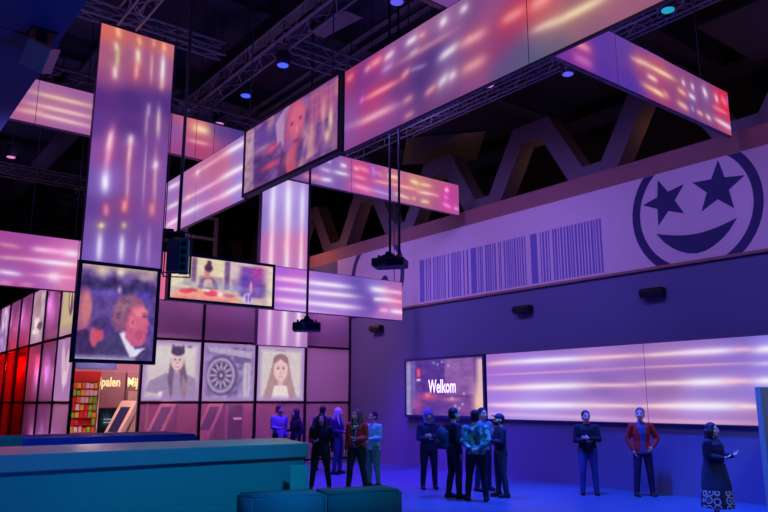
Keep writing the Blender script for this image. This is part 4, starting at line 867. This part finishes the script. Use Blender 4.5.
def ring_mat():
    m = bpy.data.materials.new('dress_print'); m.use_nodes = True; nt = m.node_tree; b = nt.nodes['Principled BSDF']
    tc = nt.nodes.new('ShaderNodeTexCoord'); mp = nt.nodes.new('ShaderNodeMapping'); mp.inputs['Scale'].default_value = (1, 1, 1)
    v = nt.nodes.new('ShaderNodeTexVoronoi'); v.inputs['Scale'].default_value = 6.5; v.inputs['Randomness'].default_value = .35
    r = nt.nodes.new('ShaderNodeValToRGB'); r.color_ramp.interpolation = 'CONSTANT'
    e = r.color_ramp.elements; d = (*lin((34, 32, 62)), 1); l = (*lin((190, 170, 165)), 1)
    e[0].position = 0; e[0].color = l; e[1].position = .16; e[1].color = d
    for p, c_ in ((.34, l), (.5, d)):
        q = e.new(p); q.color = c_
    # rings only near the hem: height mask
    sx = nt.nodes.new('ShaderNodeSeparateXYZ'); ms = nt.nodes.new('ShaderNodeMath'); ms.operation = 'LESS_THAN'; ms.inputs[1].default_value = .52
    mx = nt.nodes.new('ShaderNodeMix'); mx.data_type = 'RGBA'; mx.inputs['A'].default_value = d
    nt.links.new(tc.outputs['Object'], v.inputs['Vector']); nt.links.new(v.outputs['Distance'], r.inputs[0])
    nt.links.new(tc.outputs['Object'], sx.inputs[0]); nt.links.new(sx.outputs['Z'], ms.inputs[0])
    nt.links.new(ms.outputs[0], mx.inputs['Factor']); nt.links.new(r.outputs[0], mx.inputs['B']); nt.links.new(mx.outputs['Result'], b.inputs['Base Color'])
    b.inputs['Roughness'].default_value = .85
    return m

# arm poses: (elbow, wrist, hand direction, palm normal) for the left side (+x); mirrored for the right; front is -y
ARMS = dict(
    down=((.235, .03, 1.13), (.245, -.03, .88), (.0, -.12, -1), (-1, 0, 0)),
    crossed_top=((.25, -.05, 1.15), (.02, -.22, 1.19), (-1, -.05, .12), (0, 1, 0)),
    crossed_low=((.25, -.03, 1.13), (.03, -.19, 1.13), (-1, .12, .12), (0, 1, 0)),
    front=((.245, .0, 1.14), (.13, -.24, 1.12), (-.55, -.7, .25), (0, 0, 1)),
    phone=((.24, -.02, 1.14), (.09, -.25, 1.20), (-.45, -.6, .6), (-.3, .8, .6)),
    hip=((.33, .05, 1.14), (.19, -.07, .97), (-.6, -.5, -.6), (-.6, .6, 0)),
    pocket=((.27, .06, 1.13), (.2, -.05, .91), (-.3, -.3, -1), (-1, 0, 0)),
    behind=((.25, .08, 1.13), (.07, .19, 1.0), (-1, .1, -.25), (0, -1, 0)),
    gesture=((.22, -.08, 1.13), (.12, -.33, 1.16), (-.15, -.85, .55), (-.8, 0, .4)),
    strap=((.26, -.02, 1.17), (.15, -.17, 1.30), (-.25, .1, 1), (0, 1, 0)),
)

def make_hand(bm, wr, d, nrm, side, s=1.0, curl=.5):
    d = Vector(d).normalized(); nrm = Vector(nrm); nrm = (nrm-d*nrm.dot(d)).normalized(); x = d.cross(nrm)*side
    wr = Vector(wr)
    # palm
    R = Matrix((x, nrm, d)).transposed()
    ico(bm, wr+d*.045*s, (.038*s, .016*s, .05*s), R)
    limb(bm, [wr-d*.02, wr+d*.03*s], [.024*s, .022*s], 8)
    for k, (off, ln) in enumerate(((-.028, .066), (-.009, .077), (.010, .072), (.028, .056))):
        p = wr+d*.083*s+x*off*s; a = p-d*.03*s
        d1 = (d*math.cos(curl*.5)+nrm*math.sin(curl*.5)); d2 = (d*math.cos(curl*1.4)+nrm*math.sin(curl*1.4))
        q = p+d1*ln*.5*s; e = q+d2*ln*.5*s
        limb(bm, [a, p, q, e], [.0095*s, .0095*s, .009*s, .0075*s], 7)
    b0 = wr+d*.025*s-x*.026*s; t1 = b0+(d*.6-x*.75+nrm*.3).normalized()*.035*s; t2 = t1+(d*.9-x*.15+nrm*.4).normalized()*.032*s
    limb(bm, [b0, t1, t2], [.013*s, .0105*s, .009*s], 7)

def person(label, pos, h, face, top, trousers, skin='light', arms=('down', 'down'), hair=None, hair_style='short', head=(0, 0),
           top_name='jacket', hem=.86, shirt=None, shoes=(34, 30, 34), build=1.0, stance=(.10, .0, 0), extra=None, dress=None, sleeve=True, group=None, beard=None, dep=1.0):
    """face: degrees from looking at the camera, positive turns to the right of the picture; head: extra (yaw,pitch)"""
    s = h/1.75
    x, y = pos; cl = math.hypot(x, y); cx, cy = -x/cl, -y/cl; px, py = -cy, cx
    a = math.radians(face); dx, dy = math.cos(a)*cx+math.sin(a)*px, math.cos(a)*cy+math.sin(a)*py
    rz = math.atan2(dx, -dy)
    t = thing('person', label, 'person', (x, y, 0), rz, group)
    t.scale = (s, s, s)
    w = build
    sw, fwd, lean = stance
    # joints
    hipz = .93; SH = [(.185*w, .01, 1.405), (-.185*w, .01, 1.405)]
    legs = []
    for sd in (1, -1):
        off = fwd*sd
        legs.append([(sd*.088*w, 0, hipz), (sd*(.09*w+sw*.35), -.015+off*.45, .50), (sd*(.085*w+sw*.7), .02+off, .09)])
    HC = Vector((0, -.025+lean, 1.625)); HR = Matrix.Rotation(math.radians(head[0]), 3, 'Z') @ Matrix.Rotation(math.radians(head[1]), 3, 'X')
    def hp(p): return HC+HR @ (Vector(p)*HS)
    armj = []
    for i, (sd, nm) in enumerate(((1, arms[0]), (-1, arms[1]))):
        e, wv, dd, nn = ARMS[nm]
        armj.append((sd, SH[i], (e[0]*sd*(w if nm in ('down', 'pocket') else 1), e[1], e[2]), (wv[0]*sd*(w if nm in ('down', 'pocket') else 1), wv[1], wv[2]), (dd[0]*sd, dd[1], dd[2]), (nn[0]*sd, nn[1], nn[2])))
    # --- body
    bm = bmesh.new()
    rings(bm, [(0, .01, .84, .12*w, .10), (0, .01, .93, .165*w, .115), (0, .005, 1.08, .138*w, .10), (0, 0, 1.25, .162*w, .112), (0, .005, 1.37, .175*w, .105), (0, .012, 1.44, .11*w, .075), (0, .012, 1.49, .06, .06)])
    limb(bm, [(0, .018, 1.44), (0, .0+lean*.5, 1.53), HC+Vector((0, .01, -.03))], [.062, .055, .056])
    for lg in legs:
        limb(bm, [lg[0], tuple((Vector(lg[0])*.5+Vector(lg[1])*.5)), lg[1], tuple(Vector(lg[1])*.65+Vector(lg[2])*.35+Vector((0, .015, 0))), lg[2]], [.088*w, .076*w, .056, .056, .036])
        limb(bm, [(lg[2][0], lg[2][1]+.03, .05), (lg[2][0]*1.05, lg[2][1]-.12, .035)], [.035, .03])
    for sd, sh, e, wv, dd, nn in armj:
        limb(bm, [(sh[0]*.6, sh[1], sh[2]), sh, e, tuple(Vector(e)*.65+Vector(wv)*.35), wv], [.055, .055, .042, .04, .027])
        make_hand(bm, wv, dd, nn, sd)
    Rh = HR
    ico(bm, hp((0, .02, .035)), (.076, .094, .09), Rh, 3)
    ico(bm, hp((0, -.015, -.02)), (.063, .075, .085), Rh, 3)
    ico(bm, hp((0, -.045, -.075)), (.042, .04, .035), Rh, 2)
    limb(bm, [hp((0, -.085, .015)), hp((0, -.104, -.022)), hp((0, -.094, -.03))], [.010, .014, .012], 8)
    for sd in (1, -1):
        ico(bm, hp((sd*.076, .012, .0)), (.012, .022, .032), Rh, 2)
        ico(bm, hp((sd*.03, -.076, .028)), (.024, .014, .009), Rh, 2)
        ico(bm, hp((sd*.036, -.06, -.02)), (.024, .024, .024), Rh, 2)
    ico(bm, hp((0, -.085, -.056)), (.022, .012, .010), Rh, 2)
    me = fuse(bm, .0075, 3, .5)
    Hi = HR.transposed()
    def cls(ct):
        q = (ct-np.array(HC)) @ np.array(HR)/HS
        idx = np.zeros(len(ct), int)
        fr = q[:, 1] < -.05
        idx[fr & (((q[:, 0])/.024)**2+((q[:, 2]+.056)/.009)**2 < 1)] = 1
        for sd in (1, -1):
            idx[fr & (((q[:, 0]-sd*.031)/.017)**2+((q[:, 2]-.012)/.0095)**2 < 1)] = 2
            idx[fr & (((q[:, 0]-sd*.031)/.009)**2+((q[:, 2]-.012)/.009)**2 < 1)] = 3
            idx[fr & (((q[:, 0]-sd*.033)/.024)**2+((q[:, 2]-.034)/.006)**2 < 1)] = 4
        return idx
    finish(me, 'body', [SKINS[skin], LIP, EYEW, EYED, BROW], t, cls)
    # --- trousers
    if trousers:
        bm = bmesh.new()
        rings(bm, [(0, .01, .83, .12*w, .11), (0, .012, .90, .182*w, .132), (0, .01, 1.0, .172*w, .122), (0, .008, 1.04, .158*w, .115)])
        for lg in legs:
            A, K, F = (Vector(q) for q in lg)
            limb(bm, [A, A*.5+K*.5, K, K*.55+F*.45+Vector((0, .01, 0)), F+Vector((0, .0, .0))], [.104*w, .092*w, .074, .07, .058])
        finish(fuse(bm, .012, 3), 'trousers', cm(trousers) if isinstance(trousers, tuple) else trousers, t)
    # --- shoes
    for lg in legs:
        f = Vector(lg[2]); bm = bmesh.new(); k = f.x*1.0
        limb(bm, [(k, f.y+.045, .05), (k*1.03, f.y-.06, .048), (k*1.08, f.y-.15, .036)], [.046, .046, .036])
        limb(bm, [(k, f.y+.02, .05), (k, f.y+.015, .11)], [.045, .048])
        box(bm, k-.042, k+.042, f.y-.17, f.y+.08, .0, .03, )
        finish(fuse(bm, .009, 2), 'shoe', [cm(shoes), SOLE], t, lambda ct: (ct[:, 2] < .022).astype(int))
    # --- top
    bm = bmesh.new(); g = .022
    rr = [(0, .01, hem, .185*w+.012, .14), (0, .01, max(.95, hem+.05), .178*w+.012, .135), (0, .005, 1.10, .155*w+.015, .12), (0, 0, 1.25, .175*w+.012, .132), (0, .005, 1.37, .185*w, .122), (0, .012, 1.45, .12*w, .09), (0, .012, 1.485, .075, .072)]
    rings(bm, [(q[0], q[1], q[2], q[3], q[4]*(dep if q[2] < 1.4 else 1)) for q in rr])
    for sd, sh, e, wv, dd, nn in armj:
        W_ = Vector(wv)-Vector(dd).normalized()*.0; E = Vector(e)
        if sleeve: limb(bm, [(sh[0]*.6, sh[1], sh[2]-.01), sh, E, E*.5+W_*.5, W_*.93+E*.07], [.072, .073, .058, .052, .043])
        else: limb(bm, [(sh[0]*.6, sh[1], sh[2]-.01), sh, Vector(sh)*.45+E*.55], [.07, .072, .064])
    me = fuse(bm, .012, 4)
    tm = cm(top) if isinstance(top, tuple) else top
    if shirt:
        f_sh = lambda ct: (ct[:, 1] < -.03) & (np.abs(ct[:, 0]) < .035+.055*np.clip((ct[:, 2]-1.0)/.45, 0, 1)+.05*np.clip((1.0-ct[:, 2])/.2, 0, 1)) & (ct[:, 1] > -.16)
        m2 = split_mesh(me, f_sh); m1 = split_mesh(me, lambda ct: ~f_sh(ct)); bpy.data.meshes.remove(me)
        finish(m1, top_name, tm, t); finish(m2, 'shirt', cm(shirt) if isinstance(shirt, tuple) else shirt, t)
    else: finish(me, top_name, tm, t)
    # --- dress below the jacket
    if dress:
        bm = bmesh.new(); rings(bm, [(0, .0, .19, .25*w, .20*dep), (0, .0, .22, .25*w, .20*dep), (0, .0, .6, .225*w, .18*dep), (0, .01, .85, .2*w, .155*dep), (0, .01, 1.05, .17*w, .125*dep)], 28)
        finish(fuse(bm, .013, 4), 'dress', dress, t)
    # --- hair
    if hair:
        bm = bmesh.new(); hm = cm(hair, .6, .2, 60)
        ico(bm, hp((0, .032, .052)), (.086, .096, .09), Rh, 3)
        ico(bm, hp((0, .045, .0)), (.082, .08, .08), Rh, 3)
        if hair_style == 'long':
            for dx_ in (-.06, -.03, 0, .03, .06):
                limb(bm, [hp((dx_, .05, .05)), hp((dx_*1.25, .085-abs(dx_)*.3, -.1)), (dx_*1.35, .115+lean-abs(dx_)*.3, 1.42), (dx_*1.1, .135+lean, 1.24)], [.05, .05, .05, .022], 8)
            for sd in (1, -1):
                limb(bm, [hp((sd*.07, -.01, .06)), hp((sd*.085, -.01, -.03)), (sd*.1, -.05+lean, 1.46), (sd*.1, -.105, 1.32)], [.03, .03, .032, .018], 8)
        if hair_style == 'bob':
            for sd in (1, -1): limb(bm, [hp((sd*.06, .0, .07)), hp((sd*.082, .01, -.02)), hp((sd*.085, .02, -.11))], [.05, .06, .05], 8)
            limb(bm, [hp((-.05, .085, -.02)), hp((-.05, .08, -.13)), hp((.05, .08, -.13)), hp((.05, .085, -.02))], [.06, .065, .065, .06], 8)
        if hair_style == 'bun': ico(bm, hp((0, .12, .07)), .045, None, 2)
        me = fuse(bm, .009, 3)
        # keep the face free
        face_cut = lambda ct: ~((((ct-np.array(HC)) @ np.array(HR))[:, 1] < -.045) & (((ct-np.array(HC)) @ np.array(HR))[:, 2] < .06))
        m1 = split_mesh(me, face_cut) if hair_style == 'short' else me
        finish(m1, 'hair', hm, t)
    if beard:
        bm = bmesh.new(); ico(bm, hp((0, -.035, -.07)), (.056, .058, .042), Rh, 3)
        limb(bm, [hp((-.062, -.0, -.02)), hp((-.05, -.05, -.065)), hp((.05, -.05, -.065)), hp((.062, 0, -.02))], [.016, .022, .022, .016], 8)
        finish(fuse(bm, .008, 2), 'beard', cm(beard, .8), t)
    if extra: extra(t, hp, Rh, lean)
    return t

def cap(col, brim=True):
    def f(t, hp, Rh, lean):
        bm = bmesh.new(); ico(bm, hp((0, .02, .068)), (.09, .105, .075), Rh, 3)
        if brim: ico(bm, hp((0, -.105, .062)), (.07, .07, .012), Rh, 2)
        finish(fuse(bm, .009, 2), 'cap', cm(col), t)
    return f
def hood(col):
    def f(t, hp, Rh, lean):
        bm = bmesh.new(); ico(bm, hp((0, .035, .04)), (.112, .115, .125), Rh, 3); ico(bm, hp((0, .045, -.06)), (.108, .10, .10), Rh, 3)
        limb(bm, [hp((-.1, .0, .0)), hp((-.09, -.02, -.11)), (0, -.09, 1.47), hp((.09, -.02, -.11)), hp((.1, 0, 0))], [.03, .035, .035, .035, .03], 8)
        finish(fuse(bm, .01, 3), 'hood', cm(col), t)
    return f
def badge(t, hp, Rh, lean):
    bm = bmesh.new(); tube(bm, [(-.06, .0, 1.48), (-.05, -.135, 1.3), (0, -.175, 1.02)], .006, 5); tube(bm, [(.06, .0, 1.48), (.05, -.135, 1.3), (0, -.175, 1.02)], .006, 5)
    l = bm_obj('lanyard', bm, cm((150, 120, 190)), t)
    bm_obj('badge_card', B((-.04, .04, -.185, -.178, .9, 1.02)), mat('pink_badge', (230, 150, 210), .5), l)

NAVY, BLK, JEAN = (30, 32, 48), (22, 22, 28), (52, 66, 110)
person('person in a pale blue jacket standing by the glass behind the counter', (11.08, 19.35), 1.82, 35, (120, 125, 190), BLK, 'light', ('down', 'front'), (60, 50, 70), head=(25, 0), build=1.15)
person('person with long dark hair and a dark waistcoat beside the pale blue jacket', (11.42, 18.95), 1.72, -60, (34, 32, 66), BLK, 'light', ('pocket', 'front'), (30, 26, 48), 'long', head=(-20, 0), build=1.12)
person('person seen from behind at the glass, half hidden behind the one in black', (11.75, 18.0), 1.80, 165, (44, 46, 84), BLK, 'light', ('down', 'down'), (20, 20, 34), build=1.12)
person('person in all black with long dark hair facing the camera, hand at the waist', (9.19, 14.13), 1.66, -4, (16, 18, 22), (14, 15, 20), 'light', ('down', 'front'), (16, 16, 20), 'long', hem=.78, top_name='tunic', stance=(.16, .0, 0), build=1.18)
person('blond person in dark jacket and jeans near the corner of the glass room', (11.55, 16.9), 1.76, 62, (30, 34, 90), (46, 52, 110), 'light', ('front', 'front'), (190, 180, 220), 'long', build=1.1)
person('person with long brown hair in a red cardigan over a patterned top', (9.78, 13.55), 1.76, -32, (190, 52, 48), (18, 24, 36), 'light', ('front', 'down'), (112, 84, 62), 'long', shirt=blotch_mat('patterned_top', (22, 40, 60), (190, 215, 210), 26), top_name='cardigan', hem=.93, stance=(.14, .05, 0), head=(-15, 0), build=1.16)
person('person in a pale teal top behind the red cardigan', (10.55, 13.95), 1.70, -48, (120, 205, 205), (60, 120, 115), 'light', ('front', 'phone'), (22, 26, 40), 'bun', top_name='shirt_top', build=1.12)
person('hooded person with folded arms left of the backpack wearer', (11.25, 12.76), 1.73, 12, (34, 40, 84), (24, 28, 56), 'light', ('crossed_top', 'crossed_low'), (100, 90, 140), 'short', extra=hood((110, 104, 180)), stance=(.07, 0, 0), hem=.88, build=1.12)
BP = (10.64, 11.27)
person('person in dark clothes wearing a backpack, turned toward the patterned jacket', BP, 1.80, 115, (22, 30, 46), (20, 26, 44), 'light', ('front', 'down'), (24, 30, 48), 'short', stance=(.05, .06, 0), build=1.08)
person('person seen from behind in a teal and white patterned jacket', (10.68, 10.67), 1.76, 172, camo_mat(), (16, 22, 40), 'light', ('behind', 'behind'), (20, 22, 30), 'short', stance=(.12, .0, 0), build=1.14, hem=.9, extra=cap((22, 26, 40), False))
person('person in a teal shirt mostly hidden behind the patterned jacket', (11.98, 11.75), 1.79, 40, (60, 130, 150), (24, 34, 70), 'light', ('phone', 'front'), (26, 26, 40), 'short', build=1.1, top_name='shirt_top')
person('bearded person in a flat cap with folded arms at the right of the group', (11.52, 10.79), 1.68, -70, (26, 34, 58), (44, 56, 84), 'light', ('crossed_top', 'crossed_low'), (30, 26, 30), 'short', head=(10, -12), extra=cap((44, 60, 84)), beard=(34, 26, 26), build=1.12, stance=(.06, .04, 0))
person('person with folded arms in black jacket and jeans under the wall light panel', (13.26, 9.87), 1.74, 5, (20, 22, 36), (58, 76, 132), 'light', ('crossed_top', 'crossed_low'), (70, 58, 58), 'short', build=1.06, stance=(.08, 0, 0), head=(8, 0))
person('person in an open red jacket with hands at the waist under the wall light panel', (13.99, 9.02), 1.80, 14, (176, 40, 34), (28, 32, 62), 'light', ('hip', 'pocket'), (120, 96, 90), 'short', shirt=(60, 74, 118), stance=(.12, .03, 0), head=(-20, 0), hem=.84, build=.98)
person('person with dark shoulder hair and printed dress, gesturing, at the right', (12.42, 6.62), 1.57, 68, (24, 26, 58), None, 'light', ('gesture', 'front'), (46, 26, 44), 'bob', dress=ring_mat(), top_name='cardigan', hem=.74, build=1.22, dep=1.5, extra=badge, shoes=(20, 20, 26), stance=(.03, .05, 0))

# backpack worn by the person in dark clothes
x, y = BP; cl = math.hypot(x, y); cx, cy = -x/cl, -y/cl; a = math.radians(115)
dx, dy = math.cos(a)*cx+math.sin(a)*-cy, math.cos(a)*cy+math.sin(a)*cx
t = thing('backpack', 'dark bulky backpack on the back of the person in dark clothes', 'backpack', (x, y, 0), math.atan2(dx, -dy))
bm = bmesh.new(); ico(bm, (0, .28, 1.22), (.17, .11, .22), None, 3); box(bm, -.15, .15, .17, .32, .98, 1.36, .04); ico(bm, (0, .34, 1.1), (.13, .08, .12), None, 2)
finish(fuse(bm, .014, 4), 'bag', cm((24, 52, 70)), t)
for sd in (1, -1):
    bm = bmesh.new(); tube(bm, [(sd*.1, .2, 1.42), (sd*.115, .08, 1.505), (sd*.115, -.09, 1.47), (sd*.12, -.165, 1.3), (sd*.16, -.1, 1.12), (sd*.17, .06, 1.05), (sd*.13, .2, 1.05)], .017, 6); bm_obj('strap', bm, cm((20, 30, 44)), t, True)
bm = bmesh.new(); tube(bm, [(-.04, .2, 1.42), (-.03, .22, 1.47), (.03, .22, 1.47), (.04, .2, 1.42)], .01, 6); bm_obj('handle', bm, cm((20, 30, 44)), t)
# ------------------------------------------------------------------ light
def spot(loc, target, rgb, power, angle=60, blend=.6, size=.4):
    l = bpy.data.lights.new('stage_or_fill_light', 'SPOT'); o = bpy.data.objects.new('stage_or_fill_light', l); COL.objects.link(o)
    l.energy = power; l.color = rgb; l.spot_size = math.radians(angle); l.spot_blend = blend; l.shadow_soft_size = size
    o.location = loc; o.rotation_euler = (Vector(target)-Vector(loc)).to_track_quat('-Z', 'Y').to_euler()
def point(loc, rgb, power, size=.2):
    l = bpy.data.lights.new('room_or_fill_light', 'POINT'); o = bpy.data.objects.new('room_or_fill_light', l); COL.objects.link(o)
    l.energy = power; l.color = rgb; l.shadow_soft_size = size; o.location = loc
BLUE, VIO, TEAL, CYB = (.03, .09, 1), (.22, .04, 1), (.03, .75, .8), (.02, .28, 1)
# floor washes from the lamps under the ceiling
spot((11.3, 9.0, 8.95), (11.4, 8.6, 0), (.02, .09, 1), 9500, 58)
spot((11.4, 6.23, 8.95), (11.9, 6.4, 0), (.02, .10, 1), 6500, 52)
spot((11.4, 17.0, 8.9), (11.9, 16.5, 0), (.17, .02, 1), 8500, 56)
spot((10.5, 13.0, 9.0), (11.3, 13.5, 0), (.07, .04, 1), 6000, 60)
spot((12.0, 18.5, 9.2), (11.3, 19.3, 0), (.08, .06, 1), 1500, 40)
# teal and blue on the counter and the people
spot((7.37, 9.08, 8.95), (5.5, 9.6, 1.0), (.03, .8, .65), 700, 40)
spot((4.8, 2.5, 8.8), (2.6, 9.6, 0.2), (.0, .36, .8), 2500, 40)
spot((6.0, 2.5, 8.6), (5.8, 9.3, .5), (.0, .5, .75), 800, 45)
spot((7.5, 5.0, 8.8), (10.4, 11.5, 1.2), (.03, .6, .8), 900, 30)
spot((7.0, 5.0, 8.8), (9.6, 13.8, 1.2), (.25, .8, .7), 2200, 18)
spot((7.37, 9.08, 8.95), (4.75, 12, 4.5), (.05, 1, .75), 220, 22)  # extra teal spot, added to brighten the caged device
spot((9.0, 1.0, 8.8), (13.2, 6.0, 1.4), (.25, .6, .75), 1300, 20)  # added spot without a fixture, lightens the partition panel
spot((-2, 6, 8.6), (4.4, 8.7, .5), (.05, .08, 1), 900, 12)  # added narrow spot that turns the bench's left side bluer
spot((2.5, 11.5, 5.0), (2.8, 14, 12), (.5, .35, 1), 120, 130, 1)  # added fill in place of spill light on the trusses
# wall washes
for y, pw in ((2, 900), (7, 1150), (12, 1450), (17, 1500)): spot((8.0, y, 8.8), (14.6, y+1.5, 4.6), (.33, .22, 1.05), pw, 85, 1, 1.0)
spot((10.5, 19.2, 8.0), (14.6, 19.6, 3.4), (1, .38, .25), 650, 50, 1)
point((13.4, 22.6, 7.4), (1, .42, .5), 60)  # added warm fill above the glass room for the brown wall
spot((3, 2, 1.0), (0, 9, 6), (.05, .14, 1), 500, 110, 1)  # made-up unseen uplight that colours the soffit blue
# added upward spots in place of haze and bounced light at the roof
for x, y, pw in ((2, 10, 70), (7.5, 7, 60), (12.8, 4, 60), (11, 13, 60), (4, 20, 110), (9, 24, 90), (-3, 16, 80), (3, 29, 200), (0, 24, 120), (18, 6, 50), (18, 13, 50), (18, 20, 40)): spot((x, y, 8.6), (x, y+1, 12), (.4, .3, 1), pw, 150, 1)
point((8.6, 21.6, 7.0), (1, .5, .7), 35)  # added pink fill that makes the pipe frame visible
# light inside the glass room and behind the roof steel
for x in (9.2, 11.8, 13.4): point((x, 23.2, 3.45), (1, .6, .8), 80)
point((6.9, 22.0, 3.5), (1, .66, .6), 150)  # added warm fill in front of the doorway kiosk
point((6.1, 21.2, 2.4), (1, .72, .6), 45)  # second added fill for the kiosk, no lamp stands here
for y in (22.2, 24, 26, 28, 30, 32): point((5.72, y, 4.9), (1, .58, 1), 34, .35)
for y in (22.4, 23.6, 24.8): point((5.68, y, 2.8), (1, .58, 1), 24, .3)  # added fill between the middle side panes and the partition
for y in (22.4, 23.6, 24.8): point((5.68, y, .9), (.9, .5, 1), 14, .3)  # same added fill for the bottom row of side panes
for x in (6.5, 7.7, 9, 10.3, 11.6, 12.9, 14): point((x, 21.2, 5.0), (.92, .55, 1), 8, .1)
for y in (26.5, 29, 32): point((5.95, y, 3.3), (1, .10, .1), 70, .1)
for y in (1, 5, 9, 13, 17, 21): point((17.0, y, 8.6), (1, .42, .12), 12, .2)
